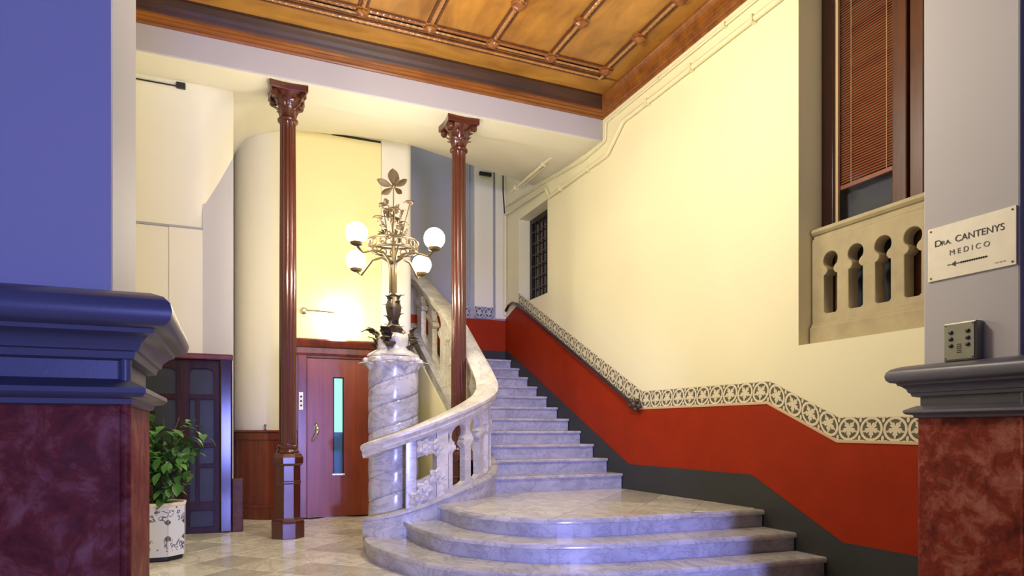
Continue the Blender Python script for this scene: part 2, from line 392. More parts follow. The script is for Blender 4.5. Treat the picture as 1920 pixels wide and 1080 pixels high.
# ================================================================== FLOOR
floor = tag(MB().box(-2.4, 6.0, -4.0, 11.2, -0.25, -0.012).build('floor', M['grout']), 'pale veined marble tile floor of the lobby', 'floor', kind='structure')
ts = 0.46; k = ts/math.sqrt(2)
tile0 = None; n_t = 0
for i in range(-4, 30):
    for j in range(-4, 30):
        cx = -1.6+(i-j)*k; cy = 4.3+(i+j)*k
        if not (-2.0 < cx < 2.6 and 3.6 < cy < 9.7): continue
        if cx < -0.3 and cy < 3.2: continue
        if (cx > 0.45 and cy > 9.3): continue
        if tile0 is None:
            h = ts/2-0.003
            tile0 = MB().rect(-h+.003, h-.003, -h+.003, h-.003, [(.003, -.012), (.003, -.002), (0, 0)]).build('tile', M['floor'], floor)
            o = tile0; o.matrix_basis = T(cx, cy, 0) @ RZ(PI/4)
        else: o = inst(tile0, 'tile', floor, T(cx, cy, 0) @ RZ(PI/4))
        n_t += 1

# ================================================================== RIGHT WALL with its painted dado
def wall_poly(name, pts, mat, x0, x1, parent):    # prism in the Y-Z plane
    mb = MB(); n = len(pts)
    vs = [(x0, y, z) for y, z in pts]+[(x1, y, z) for y, z in pts]
    fs = [tuple(range(n)), tuple(range(n, 2*n))[::-1]]+[(i, (i+1) % n, n+(i+1) % n, n+i) for i in range(n)]
    return mb.add(vs, fs).build(name, mat, parent)
wr = MB()
NA = (2.55, 4.30, 1.92, 5.20); NB = (9.20, 10.30, 3.30, 4.74)
for y0, y1, z0, z1 in ((2.3, NA[0], 0, 5.7), (NA[0], NA[1], 0, NA[2]), (NA[0], NA[1], NA[3], 5.7), (NA[1], NB[0], 0, 5.7), (NB[0], NB[1], 0, NB[2]), (NB[0], NB[1], NB[3], 7.2), (NB[1], 11.2, 0, 7.2)):
    wr.box(WX, WX+0.42, y0, y1, z0, z1)
wall_right = tag(wr.build('wall_right', M['cream']), 'tall cream wall with red dado beside the stairs', 'wall', kind='structure')
FB = [(2.90, 1.105), (3.90, 1.11), (4.652, 1.445), (6.70, 1.452), (10.30, 3.318)]
FT = [(2.90, 1.292), (3.88, 1.300), (4.62, 1.640), (6.64, 1.655), (10.30, 3.500)]
SK = [(2.90, 0.300), (3.85, 0.300), (4.853, 0.776), (6.93, 0.776), (10.88, 2.62)]
wall_poly('dado_band', SK+[(10.88, 3.15), (10.55, 3.25), (10.30, 3.318)]+FB[:-1][::-1], M['red_dado'], WX-0.004, WX+0.01, wall_right)
wall_poly('skirting_band', [(2.90, 0.0), (10.88, 0.0)]+SK[::-1], M['skirting'], WX-0.010, WX+0.01, wall_right)
fr = MB(); u0 = 0.0
for (a, b, c, d) in zip(FB, FB[1:], FT, FT[1:]):
    ln = math.hypot(b[0]-a[0], b[1]-a[1]); nt = max(1, round(ln/0.205)); u1 = u0+nt
    for q in range(nt):                            # one quad per repeat keeps the stencil square
        l = lambda p, r, t: (WX-0.005, p[0]+(r[0]-p[0])*t, p[1]+(r[1]-p[1])*t)
        t0, t1 = q/nt, (q+1)/nt
        fr.add([l(a, b, t0), l(a, b, t1), l(c, d, t1), l(c, d, t0)], [(0, 1, 2, 3)], [[(u0+q, 0), (u0+q+1, 0), (u0+q+1, 1), (u0+q, 1)]])
    u0 = u1
fr.build('frieze_band', M['frieze'], wall_right)
ln = MB(); ln.sweep([(WX-0.006, y, z-0.006) for y, z in FB[:4]], [(-.006, -.010), (.012, -.010), (.012, .010), (-.006, .010)])
ln.build('pale_line', M['trim_line'], wall_right)

# ================================================================== BACK WALLS, LIFT SHAFT
wb = MB().box(2.3, WX+0.42, 10.9, 11.15, 0, 7.2)
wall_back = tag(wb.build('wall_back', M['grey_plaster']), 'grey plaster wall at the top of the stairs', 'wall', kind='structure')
MB().box(2.5, WX, 10.885, 10.905, 2.58, 3.12).build('dado_band', M['red_dado'], wall_back)
MB().box(2.5, WX, 10.880, 10.905, 2.0, 2.58).build('skirting_band', M['skirting'], wall_back)
MB().box(3.90, 4.25, 10.84, 10.905, 3.16, 5.95).build('pilaster', M['ivory'], wall_back, bevel=.01)
MB().box(4.30, 4.499, 10.86, 10.905, 3.14, 5.95).build('corner_strip', M['ivory'], wall_back, bevel=.01)
f = MB()
for q in range(2):
    a, b = 3.90+q*.175, 3.90+(q+1)*.175
    f.add([(a, 10.836, 3.13), (b, 10.836, 3.13), (b, 10.836, 3.33), (a, 10.836, 3.33)], [(0, 1, 2, 3)], [[(q, 0), (q+1, 0), (q+1, 1), (q, 1)]])
for q in range(5):
    a, b = 3.0+q*.17, 3.0+(q+1)*.17
    f.add([(a, 10.882, 3.13), (b, 10.882, 3.13), (b, 10.882, 3.32), (a, 10.882, 3.32)], [(0, 1, 2, 3)], [[(q, 0), (q+1, 0), (q+1, 1), (q, 1)]])
f.build('frieze_band', M['frieze_grey'], wall_back)

arc = [(0.70-0.65*math.cos(a), 10.05-0.65*math.sin(a)) for a in [PI/2*q/14 for q in range(15)]]
pier = [(2.42-0.10+0.10*math.sin(a), 9.36+0.10-0.10*math.cos(a)) for a in [PI/2*q/6 for q in range(7)]]
shaft_poly = [(0.05, 11.1)]+arc+[(1.98, 9.40), (1.98, 9.36)]+pier+[(2.42, 11.1)]
wall_lift = tag(MB().prism(shaft_poly, 0, 5.7).build('wall_lift', M['ivory'], smooth=True), 'pale round-cornered lift shaft behind the columns', 'wall', kind='structure')
MB().box(0.80, 1.972, 9.385, 9.45, 2.42, 5.245).build('panel', M['yellow'], wall_lift, bevel=.006)
MB().box(1.30, 1.972, 9.390, 9.45, 5.248, 5.275).build('gap_shade_strip', M['black'], wall_lift)  # black strip stands in for the shade over the yellow panel

wl = MB().prism([(-2.4, 8.50), (-0.286, 8.50), (0.045, 8.72), (0.045, 10.2), (-0.2, 9.2), (-2.4, 9.2)], 0, 5.4)
wall_left_back = tag(wl.build('wall_rear', M['ivory']), 'cream wall above the glazed dark double door', 'wall', kind='structure')
MB().prism([(-0.284, 8.488), (0.044, 8.708), (0.044, 8.73), (-0.284, 8.51)], 0, 4.6).build('angled_panel', M['grey_panel'], wall_left_back)  # greyer and darker than the wall beside it
MB().box(-0.63, -0.285, 8.488, 8.51, 0, 3.53).build('shallow_pier', M['ivory'], wall_left_back)
MB().box(-2.3, -0.28, 8.480, 8.51, 3.505, 3.53).build('crown_line', M['grey_plaster'], wall_left_back)
tag(MB().box(-2.4, -2.2, 2.3, 8.6, 0, 5.7).build('wall_left', M['ivory']), 'plain wall on the left of the lobby', 'wall', kind='structure')

# wainscot wrapped round the shaft corner: separate boards
wain = thing('trim_1', (0.3, 9.5, 0), 'dark red wooden wainscot round the lift shaft corner', 'panelling', kind='structure')
N = 6; outer = [(0.70-0.68*math.cos(a), 10.05-0.68*math.sin(a)) for a in [PI/2*q/24 for q in range(25)]]
outer = [(0.02, 10.6)]+outer+[(0.84, 9.37)]
def wstrip(pts, z0, z1, th):
    r = []
    for i, p in enumerate(pts):
        a = Vector(pts[max(i-1, 0)]); b = Vector(pts[min(i+1, len(pts)-1)]); tg = (b-a).normalized(); nm = Vector((-tg.y, tg.x))
        if nm.y > 0 or (abs(nm.y) < 1e-6 and nm.x > 0): nm = -nm
        q = Vector(p)+nm*th
        r.append([(p[0], p[1], z0), (q.x, q.y, z0), (q.x, q.y, z1), (p[0], p[1], z1)])
    return MB().rings(r)
for q in range(0, 24, 4):
    seg = outer[1+q:1+q+5]
    wstrip(seg, 0.20, 1.06, 0.012).build('board', M['mahogany'], wain, bevel=.004)
wstrip(outer[-2:], 0.20, 1.06, 0.012).build('board', M['mahogany'], wain, bevel=.004)
wstrip(outer[:2], 0.20, 1.06, 0.012).build('board', M['mahogany'], wain, bevel=.004)
wstrip(outer, 1.06, 1.16, 0.03).build('top_rail', M['mahogany'], wain, bevel=.006)
wstrip(outer, 1.16, 1.19, 0.05).build('cap', M['mahogany'], wain, bevel=.008)
wstrip(outer, 0.0, 0.14, 0.03).build('plinth', M['mahogany'], wain, bevel=.006)
wstrip(outer, 0.14, 0.20, 0.018).build('lower_moulding', M['mahogany'], wain, bevel=.006)
kn = MB().lathe([(.018, 0), (.02, .01), (.008, .015), (.008, .05), (.018, .06), (.012, .08)], 12, (0.44, 9.42, 1.19)).build('brass_knob', M['gilt'], smooth=True)
tag(kn, 'small brass knob standing on the wainscot cap', 'knob')

# ================================================================== BEAM, VAULT, STAIR SOFFIT
beam = tag(MB().box(-2.4, WX, 7.56, 8.05, 4.98, 5.72).build('trim_2', M['lilac'], bevel=.012), 'plaster beam carried by the two columns, lilac light in its colour', 'beam', kind='structure')  # cool light on the beam front put into its colour
MB().box(-2.38, WX-.002, 7.575, 8.04, 4.974, 4.982).build('soffit', M['ivory'], beam)
def vault(name, xs, yb, zb, zt, label):
    nr = 19; lo = []; K = len(xs)*nr
    for X in xs:
        for q in range(nr):
            s = q/(nr-1); B = zb(X); lo.append((X, 8.03+(yb(X)-8.03)*s, B+(4.985-B)*(1-s**1.7)))
    fs = []
    for i in range(len(xs)-1):
        for j in range(nr-1):
            q = (i*nr+j, i*nr+j+1, (i+1)*nr+j+1, (i+1)*nr+j); fs += [q, tuple(K+k for k in q[::-1])]
        fs.append((i*nr+nr-1, (i+1)*nr+nr-1, K+(i+1)*nr+nr-1, K+i*nr+nr-1)); fs.append((i*nr, (i+1)*nr, K+(i+1)*nr, K+i*nr))
    for i in (0, len(xs)-1):
        for j in range(nr-1): fs.append((i*nr+j, i*nr+j+1, K+i*nr+j+1, K+i*nr+j))
    tag(MB().add(lo+[(x, y, zt) for x, y, z in lo], fs).build(name, M['ivory'], smooth=True), label, 'ceiling', kind='structure')
vault('ceiling_vault', [-2.4, -1.6, -1.2, -0.9, -0.7, -0.55]+[-0.45+0.0495*q for q in range(11)],
      lambda X: 8.515 if X < -.286 else 8.515+.22*(X+.286)/.33,
      lambda X: interp(X, [-0.50, -0.40, -0.29, -.10, 0.045], [3.50, 3.52, 3.62, 4.08, 4.45]), 5.45, 'curved cream vault falling to the wall over the dark door')
def yb2(X):
    if X < 0.70: return 10.05-math.sqrt(max(0.0, 0.65**2-(0.70-X)**2))+0.02
    if X < 2.42: return 9.42
    return 9.42+(X-2.42)/(WX-2.42)*0.29
vault('ceiling_soffit', [.046, .055, .07, .09, .12, .16, .2, .26, .32, .4, .5, .6, .7, .84, 1.2, 1.6, 2.0, 2.42, 2.9, 3.5, 4.0, WX], yb2,
      lambda X: interp(X, [.05, .2, .5, .84, 1.9, 2.44, 4.5], [4.95, 5.10, 5.17, 5.23, 5.32, 5.30, 5.12]), 5.55, 'cream ceiling between the beam and the lift shaft')
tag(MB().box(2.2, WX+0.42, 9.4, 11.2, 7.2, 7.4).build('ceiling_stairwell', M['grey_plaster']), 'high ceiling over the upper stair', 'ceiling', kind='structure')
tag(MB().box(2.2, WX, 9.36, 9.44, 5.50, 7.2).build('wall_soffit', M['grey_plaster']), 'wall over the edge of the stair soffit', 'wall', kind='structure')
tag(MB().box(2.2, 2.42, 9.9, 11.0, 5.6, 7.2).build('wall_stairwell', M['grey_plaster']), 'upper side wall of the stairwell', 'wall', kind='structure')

# ================================================================== COFFERED WOODEN CEILING
ZC = 5.50
ceil = tag(MB().box(-2.4, WX, 2.3, 7.56, ZC+0.03, ZC+0.2).build('ceiling', M['rib_dark']), 'golden varnished wooden ceiling with ribs and bosses', 'ceiling', kind='structure')
ribx = [4.13-0.72*q for q in range(9)]; bossy = [6.87-0.715*q for q in range(6)]
for a, b in zip(ribx[1:], ribx):
    MB().box(a+.012, b-.012, 2.6, 6.84, ZC, ZC+.035).build('panel', M['gold_wood'], ceil, bevel=.004)
MB().box(ribx[0]+.012, WX-0.08, 2.6, 7.04, ZC, ZC+.035).build('border_board', M['gold_wood'], ceil)
MB().box(-2.3, ribx[0], 6.905, 7.04, ZC, ZC+.035).build('border_board', M['gold_edge'], ceil)
MB().box(-2.3, WX-0.08, 7.085, 7.50, ZC, ZC+.035).build('border_board', M['gold_edge'], ceil)
def rope(name, a, b, r, mat, base_w):
    a = Vector(a); b = Vector(b); L = (b-a).length; n = int(L/0.022); d = (b-a)/n; mb = MB(); fb = MB()
    side = Vector((d.y, -d.x, 0)).normalized(); R = []
    for i in range(n+1):
        p = a+d*i; R.append([p+side*math.cos(q*PI/5)*r*(1+.10*math.cos(q*1.3+i*2.1))+Vector((0, 0, -math.sin(q*PI/5)*r*(1+.10*math.cos(q*1.3+i*2.1)))) for q in range(6)]+[p-side*r+Vector((0, 0, .02)), p+side*r+Vector((0, 0, .02))])
    mb.rings(R)
    for sg in (-1, 1):
        o = side*(base_w*sg); e = side*(base_w*sg*0.55)
        vs = [a+o, a+e, b+e, b+o]; fb.add([v+Vector((0, 0, z)) for z in (-.014, .02) for v in vs], [(0, 1, 2, 3), (7, 6, 5, 4), (0, 4, 5, 1), (1, 5, 6, 2), (2, 6, 7, 3), (3, 7, 4, 0)])
    o = mb.build(name, M[mat], ceil); fb.build('shadow_fillet', M['rib_dark'], o)  # pale rope and dark strips put highlight and shadow lines into colour
for x in ribx:
    rope('rib', (x, 2.6, ZC-.002), (x, 6.84, ZC-.002), .026, 'rib_wood', .052)
for y, m in ((6.86, 'cornice_wood'), (6.935, 'rib_wood'), (7.06, 'rib_wood')):
    rope('cross_rib', (-2.3, y, ZC-.002), (4.17, y, ZC-.002), .022, m, .046)
rope('rib', (4.17, 6.84, ZC-.002), (4.17, 7.08, ZC-.002), .026, 'rib_wood', .046)
boss0 = None
for x in ribx:
    for y in bossy:
        if boss0 is None:
            mb = MB().lathe([(.082, .012), (.082, -.018), (.060, -.026), (.066, -.042), (.046, -.058), (.022, -.072), (.004, -.078)], 16, mod=lambda a, z: 1+0.10*math.cos(8*a))
            boss0 = mb.build('boss', M['cornice_wood'], ceil, smooth=True); boss0.matrix_basis = T(x, y, ZC)
        else: inst(boss0, 'boss', ceil, T(x, y, ZC))
cp1 = [(0, 5.25), (.020, 5.25), (.028, 5.265), (.028, 5.28), (.045, 5.285), (.055, 5.30), (.055, 5.315), (.075, 5.325), (.075, 5.36), (0, 5.36)]
cp2 = [(.0, 5.345), (.075, 5.345), (.082, 5.36), (.090, 5.39), (.105, 5.425), (.130, 5.455), (.15, 5.470), (.15, 5.51), (0, 5.51)]
for nm, cp, m in (('cornice', cp1, 'cornice_wood'), ('cove', cp2, 'cove_wood')):
    mb = MB(); mb.rings([[(X, 7.56-o, z) for o, z in cp] for X in (-2.4, WX)])
    mb.build(nm, M[m], ceil)
    mb = MB(); mb.rings([[(WX-o*.65, Y, z) for o, z in cp] for Y in (2.3, 7.56)])
    mb.build(nm, M['cornice_wood'], ceil)

# ================================================================== PILLARS of the entrance arch
def pillar(name, x0, x1, inner, label):
    # plaster footprint x0..x1, y 2.33..2.90; marble and mouldings stand proud
    p = thing(name, ((x0+x1)/2, 2.6, 0), label, 'pillar')
    y0, y1 = 2.33, 2.90; e = 0.045
    MB().box(x0, x1, y0, y1, 1.55, 5.6).build('plaster_shaft', M['pillar_paint'], p, bevel=.012)
    MB().box(x0-e, x1+e, y0-e, y1+.012, 0, 1.285).build('marble_cladding', M['red_marble'], p, bevel=.02, seg=3)
    MB().box(x0-e+.012, x1+e-.012, y0-e+.012, y1+.004, 1.285, 1.45).build('frieze_block', M['ledge'], p, bevel=.014)
    cx = x1+e if inner > 0 else x0-e
    for z0, z1, m in ((0.0, 1.28, 'red_marble'), (1.34, 1.42, 'ledge')):   # angle rolls
        MB().lathe([(.016, z0), (.016, z1)], 12, (cx-inner*.004, y0-e+.004, 0)).build('angle_bead', M[m], p, smooth=True)
    MB().rect(x0-e, x1+e, y0-e, y1+.012, [(0, 1.27), (.012, 1.275), (.016, 1.290), (.045, 1.296), (.056, 1.308), (.054, 1.322), (.035, 1.332), (.012, 1.345), (0, 1.35)]).build('lower_cornice', M['ledge'], p, smooth=True)
    MB().rect(x0-e, x1+e, y0-e, y1+.012, [(0, 1.405), (.020, 1.41), (.026, 1.43), (.035, 1.434), (.042, 1.455), (.062, 1.475), (.078, 1.482), (.082, 1.494), (.108, 1.500), (.124, 1.515), (.130, 1.540), (.124, 1.566), (.105, 1.586), (.07, 1.600), (0, 1.612)]).build('ledge', M['ledge'], p, smooth=True)
    return p
pillar('pillar', -2.4, -0.327, 1, 'red marble pillar with blue lit ledge at the left of the arch, beside the plant')
pillar('pillar.001', 4.10, 5.9, -1, 'red marble pillar on the right carrying the doctor sign plate')

# ================================================================== STAIRCASE
stair = thing('staircase', (3.6, 6.5, 0), 'grey white marble staircase with curved lower steps and straight upper flight', 'staircase')
noses = {0.155: [(1.17, 6.36), (1.18, 5.94), (1.364, 5.228), (1.617, 4.72), (1.99, 4.38), (2.53, 4.18), (3.46, 4.065), (4.49, 3.995)],
         0.31: [(1.55, 6.36), (1.56, 5.9), (1.655, 5.375), (2.04, 4.80), (2.595, 4.515), (3.472, 4.384), (4.49, 4.312)],
         0.465: [(1.89, 6.42), (1.90, 5.9), (1.96, 5.47), (2.26, 5.00), (2.749, 4.79), (3.6, 4.73), (4.49, 4.684)]}
def offset(pl, d):
    out = []
    for i, p in enumerate(pl):
        tg = (pl[min(i+1, len(pl)-1)]-pl[max(i-1, 0)]).normalized(); out.append(p+Vector((-tg.y, tg.x))*d)
    return out
zprev = 0.0; land_poly = None
for z, pts in noses.items():
    nose = [Vector((p.x, p.y)) for p in catmull([(x, y, 0) for x, y in pts], 8)]
    back = [(4.49, 7.1), (2.6, 7.1), (2.2, 6.60), (nose[0].x+.05, 6.48)]
    R = []
    for d, dz in ((.030, -.045), (.008, -.045), (0, -.038), (0, -.012), (.010, 0)):
        off = offset(nose, d)
        R.append([(min(p.x, 4.49), p.y, z+dz) for p in off]+[(x, y, z+dz) for x, y in back])
    st = MB().rings(R).build('step', M['marble'], stair, smooth=True)
    off = offset(nose, .028)
    R = [[(min(p.x, 4.488), p.y, zz) for p in off]+back_ for zz, back_ in ((zprev-0.01 if zprev else 0.0, [(x, y, zprev) for x, y in back]), (z-.044, [(x, y, z-.044) for x, y in back]))]
    MB().rings(R).build('riser', M['riser'], st)
    zprev = z; land_poly = [(p.x, p.y) for p in offset(nose, .03)]+[(4.47, 7.06), (2.6, 7.06), (2.35, 6.75)]
# marble slabs laid on the landing
ctr = (3.1, 5.9)
hull = [p for p in land_poly]
a = sum(hull[i][0]*hull[(i+1) % len(hull)][1]-hull[(i+1) % len(hull)][0]*hull[i][1] for i in range(len(hull)))
if a < 0: hull = hull[::-1]
land = [o for o in stair.children if o.name.startswith('step')][-1]
tl = 0.50
for i in range(-6, 7):
    for j in range(-6, 7):
        cx = ctr[0]+(i-j)*tl/math.sqrt(2); cy = ctr[1]+(i+j)*tl/math.sqrt(2); h = tl/math.sqrt(2)-.004
        pc = clip([(cx-h, cy), (cx, cy-h), (cx+h, cy), (cx, cy+h)], hull)
        if len(pc) < 3: continue
        ar = abs(sum(pc[q][0]*pc[(q+1) % len(pc)][1]-pc[(q+1) % len(pc)][0]*pc[q][1] for q in range(len(pc))))/2
        if ar < .01: continue
        MB().prism(pc, 0.4655, 0.4690).build('slab', M['floor'], land)
NST = 11
for i in range(NST):
    y = 7.05+.355*i; z = 0.655+.1745*i; x0 = 2.66 if i < 1 else (2.72 if i < 2 else 2.80)
    yend = y+.42 if i < NST-1 else 10.87
    prof = [(y+.032, z-.036), (y+.006, z-.036), (y, z-.028), (y, z-.010), (y+.008, z), (yend, z), (yend, z-.036)]
    st = MB().rings([[(x, a, b) for a, b in prof] for x in (x0, 4.485)]).build('step', M['marble'], stair)
    zz = 0.465 if i == 0 else z-.1745
    MB().box(x0, 4.483, y+.028, yend, zz-.002, z-.034).build('riser', M['riser'], st)
# cream wall below the stringer
sw = [(7.30, 0.0), (10.87, 0.0), (10.87, 2.73), (8.73, 1.45), (7.9, .98), (7.30, .60)]
wall_poly('side_wall', sw, M['cream'], 2.72, 2.80, stair)

wall_poly('cupboard_door', [(7.40, .02), (8.44, .02), (8.44, 1.14), (7.95, .84), (7.40, .50)], M['door_dark'], 2.695, 2.72, stair)
# ================================================================== CURVED MARBLE BALUSTRADE
bal = thing('stair_balustrade', (1.5, 6.5, 0.155), 'curved marble balustrade sweeping up from the spiral pillar along the stairs', 'balustrade')
RP = [(1.285, 6.66, 1.05), (1.37, 6.54, 1.10), (1.52, 6.45, 1.165), (1.75, 6.42, 1.255), (2.05, 6.47, 1.375), (2.33, 6.60, 1.49), (2.56, 6.82, 1.60), (2.71, 7.10, 1.72), (2.79, 7.45, 1.90), (2.82, 7.9, 2.19), (2.82, 8.73, 2.775), (2.82, 9.7, 3.27), (2.82, 10.3, 3.58), (2.80, 10.8, 3.74)]
CP = [.32, .36, .40, .475, .58, .66, .715, .80, .93, 1.16, 1.676, 2.29, 2.68, 2.96]
rail = catmull(RP, 10)
cz = [p.z for p in catmull([(i, 0, z) for i, z in enumerate(CP)], 10)]
hs = [(-.105, -.10), (-.085, -.135), (.085, -.135), (.105, -.10), (.10, -.075), (.125, -.045), (.125, -.018), (.105, -.003), (.06, .006), (0, .009), (-.06, .006), (-.105, -.003), (-.125, -.018), (-.125, -.045), (-.10, -.075)]
MB().sweep(rail, hs).build('handrail', M['marble_warm'], bal, smooth=True)
cpath = [Vector((p.x, p.y, z)) for p, z in zip(rail, cz)]
cs = [(-.095, -.17), (.095, -.17), (.095, -.05), (.115, -.035), (.115, -.012), (.10, 0), (-.10, 0), (-.115, -.012), (-.115, -.035), (-.095, -.05)]
MB().sweep(cpath, cs).build('curb', M['marble'], bal, smooth=True)
# solid plinth beneath the low part of the curb, down to steps and floor
R = []
for i, p in enumerate(cpath[:75]):
    tg = cpath[min(i+1, len(cpath)-1)]-cpath[max(i-1, 0)]; tg.z = 0; tg.normalize(); rt = Vector((tg.y, -tg.x, 0))*.092
    R.append([(p-rt).xy.to_3d()+Vector((0, 0, 0.0)), (p+rt).xy.to_3d(), (p+rt)+Vector((0, 0, -.16)), (p-rt)+Vector((0, 0, -.16))])
MB().rings(R).build('plinth', M['marble'], bal)
# arc length table
sl = [0.0]
for a, b in zip(rail, rail[1:]): sl.append(sl[-1]+(b.xy-a.xy).length)
def on(s):
    s = max(0, min(s, sl[-1]-1e-6)); i = max(k for k in range(len(sl)) if sl[k] <= s); i = min(i, len(rail)-2)
    t = (s-sl[i])/max(1e-9, sl[i+1]-sl[i]); p = rail[i].lerp(rail[i+1], t); tg = (rail[i+1]-rail[i]); tg.z = 0; tg.normalize()
    return p, cz[i]+(cz[i+1]-cz[i])*t, Vector((tg.y, -tg.x, 0))
def half_open(q, w):                              # half width of an opening at height fraction q: slot, pinch, horseshoe head
    hw = w*0.5
    if q < .04: return 0
    if q < .07: return hw*.64*math.sqrt((q-.04)/.03)
    if q < .56: return hw*.64
    if q < .70: return hw*(.64-.26*math.sin((q-.56)/.14*PI))
    c = .80; r = .125
    if q < .925: return hw*.76*math.sqrt(max(0, 1-((q-c)/r)**2)) if abs(q-c) < r else 0
    return 0
def baluster(s0, s1, w, name='baluster', th=.038, mat='marble_warm'):   # the solid between opening centres s0 and s1
    qs = [0, .04, .045, .055, .07, .2, .4, .56, .58, .60, .63, .66, .68, .70, .73, .77, .80, .84, .87, .89, .905, .915, .925, 1.0]
    R = []
    for q in qs:
        h = half_open(q, w); a, b = s0+h, s1-h; bul = 1+.35*(math.sin((q-.56)/.14*PI) if .56 < q < .70 else 0)
        ring = []
        for s, sd in ((a, 1), (a+(b-a)/3, 1), (a+2*(b-a)/3, 1), (b, 1), (b, -1), (a+2*(b-a)/3, -1), (a+(b-a)/3, -1), (a, -1)):
            p, c, rt = on(s); z = c-.01+(p.z-.125-c+.02)*q; v = Vector((p.x, p.y, 0))+rt*(th*bul*sd); ring.append((v.x, v.y, z))
        R.append(ring)
    return MB().rings(R).build(name, M[mat], bal, smooth=True)
# carved newel panel: solid piece with square opening, next to the pillar
def solid(s0, s1, q0, q1, th, name, mat, n=6):
    R = []
    for i in range(n+1):
        p, c, rt = on(s0+(s1-s0)*i/n); za, zb_ = c-.01+(p.z-.125-c+.02)*q0, c-.01+(p.z-.125-c+.02)*q1; v = Vector((p.x, p.y, 0))
        R.append([(v.x-rt.x*th, v.y-rt.y*th, za), (v.x+rt.x*th, v.y+rt.y*th, za), (v.x+rt.x*th, v.y+rt.y*th, zb_), (v.x-rt.x*th, v.y-rt.y*th, zb_)])
    return MB().rings(R).build(name, M[mat], bal, bevel=.006)
SP = .40                                          # arc length where the carved panel starts
solid(SP, SP+.10, 0, 1, .05, 'panel_post', 'marble')
solid(SP+.10, SP+.30, .0, .36, .045, 'panel_base', 'marble')
solid(SP+.10, SP+.30, .70, 1, .045, 'panel_head', 'marble')
solid(SP+.30, SP+.42, 0, 1, .06, 'panel_post', 'marble_warm')
flower0 = None
for s, q in ((SP+.17, .20), (SP+.30, .32), (SP+.17, .84), (SP+.28, .76), (SP+.10, .10)):
    p, c, rt = on(s); z = c+(p.z-.125-c)*q
    m = Matrix.Translation((p.x+rt.x*.05, p.y+rt.y*.05, z)) @ rt.to_track_quat('Z', 'Y').to_matrix().to_4x4()
    if flower0 is None:
        mb = MB().lathe([(.075, -.01), (.078, .008), (.055, .022), (.03, .014), (.026, .030), (.01, .036)], 30, mod=lambda a, z: 1+.22*math.cos(5*a))
        flower0 = mb.build('carved_flower', M['marble_warm'], bal, smooth=True); flower0.matrix_basis = m
    else: inst(flower0, 'carved_flower', bal, m)
W = .245; s = SP+.42
baluster(s-W/2+.06, s+W/2+.02, W); s += W/2+.02
while s+W < 2.72: baluster(s, s+W, W); s += W
P0 = s+.10; P1 = 3.62
solid(s+.03, P0, 0, 1, .055, 'panel_post', 'marble_warm')
solid(P0, P1, 0, 1, .035, 'carved_panel', 'marble_warm', 10)
solid(P1, P1+.10, 0, 1, .055, 'panel_post', 'marble_warm')
for sd in (-1, 1):
    for q in range(6):
        p, c, rt = on(P0+(P1-P0)*(q+.5)/6); z = c+(p.z-.125-c)*(.72 if q % 2 else .45)
        inst(flower0, 'carved_flower', bal, Matrix.Translation((p.x+sd*rt.x*.04, p.y+sd*rt.y*.04, z)) @ (rt*sd).to_track_quat('Z', 'Y').to_matrix().to_4x4())
W2 = .62; s = P1+.10
solid(s, s+.08, 0, 1, .05, 'panel_post', 'marble_warm')
s += .10-.02
while s+W2 < sl[-1]+.35: baluster(max(P1, s-W2/2) if s < P1+.3 else s-W2/2, s+W2/2, W2); s += W2

# ================================================================== SPIRAL MARBLE NEWEL PILLAR
PX, PY = 1.566, 6.83
ped = thing('newel_pillar', (PX, PY, 0), 'stout grey marble newel pillar with spiral grooves, under the lamp', 'pillar')
n = 96; R = []; H0, H1 = 0.0, 1.86; lead = .46
for i in range(150):
    z = H0+(H1-H0)*i/149; ring = []
    for j in range(n):
        a = 2*PI*j/n; ph = (2*(z/lead)*.5*2-2*a/(2*PI)) % 1.0
        g = min(ph, 1-ph); r = .254-.018*math.exp(-(g/.030)**2)+.0025*math.cos(2*PI*ph+PI)
        ring.append((PX+r*math.cos(a), PY+r*math.sin(a), z))
    R.append(ring)
MB().rings(R).build('spiral_shaft', M['marble'], ped, smooth=True)
MB().lathe([(.245, 1.84), (.27, 1.86), (.275, 1.875), (.26, 1.885), (.275, 1.90), (.275, 1.930), (.26, 1.940), (.20, 1.944)], 40, (PX, PY, 0)).build('capital_ring', M['marble_warm'], ped, smooth=True)
def acanthus(L, Wd, curl, n=7):                   # leaf growing up +Z from origin, curling outward to +Y... grid
    vs = []; fs = []; m = 5
    for i in range(n+1):
        t = i/n; wd = Wd*(math.sin(PI*min(1, t*.9+.12))**.7)*(1+.16*math.cos(t*16)); z = L*(t-.35*curl*t**3); out = curl*L*(.12*t+.55*t**3)
        for j in range(m):
            u = (j/(m-1)-.5)*2; vs.append((u*wd/2, out-abs(u)*wd*.16+(.08*wd if j == 2 else 0), z-abs(u)*L*.05*t))
    for i in range(n):
        for j in range(m-1): fs.append((i*m+j, i*m+j+1, (i+1)*m+j+1, (i+1)*m+j))
    k = len(vs); vs += [(x, y-.012, z) for x, y, z in vs]; fs += [tuple(q+k for q in f[::-1]) for f in fs]
    edge = [j for j in range(m)]+[i*m+m-1 for i in range(1, n+1)]+[n*m+j for j in range(m-2, -1, -1)]+[i*m for i in range(n-1, 0, -1)]
    for a, b in zip(edge, edge[1:]+edge[:1]): fs.append((a, b, b+k, a+k))
    return MB().add(vs, fs)
l0 = None
for q in range(12):
    a = 2*PI*q/12+.2; m = T(PX+.25*math.cos(a), PY+.25*math.sin(a), 1.80+.012*(q % 2)) @ RZ(a-PI/2) @ RX(-.35)
    if l0 is None: l0 = acanthus(.15, .12, .8).build('carved_leaf', M['marble_warm'], ped, smooth=True); l0.matrix_basis = m
    else: inst(l0, 'carved_leaf', ped, m)
r0 = None
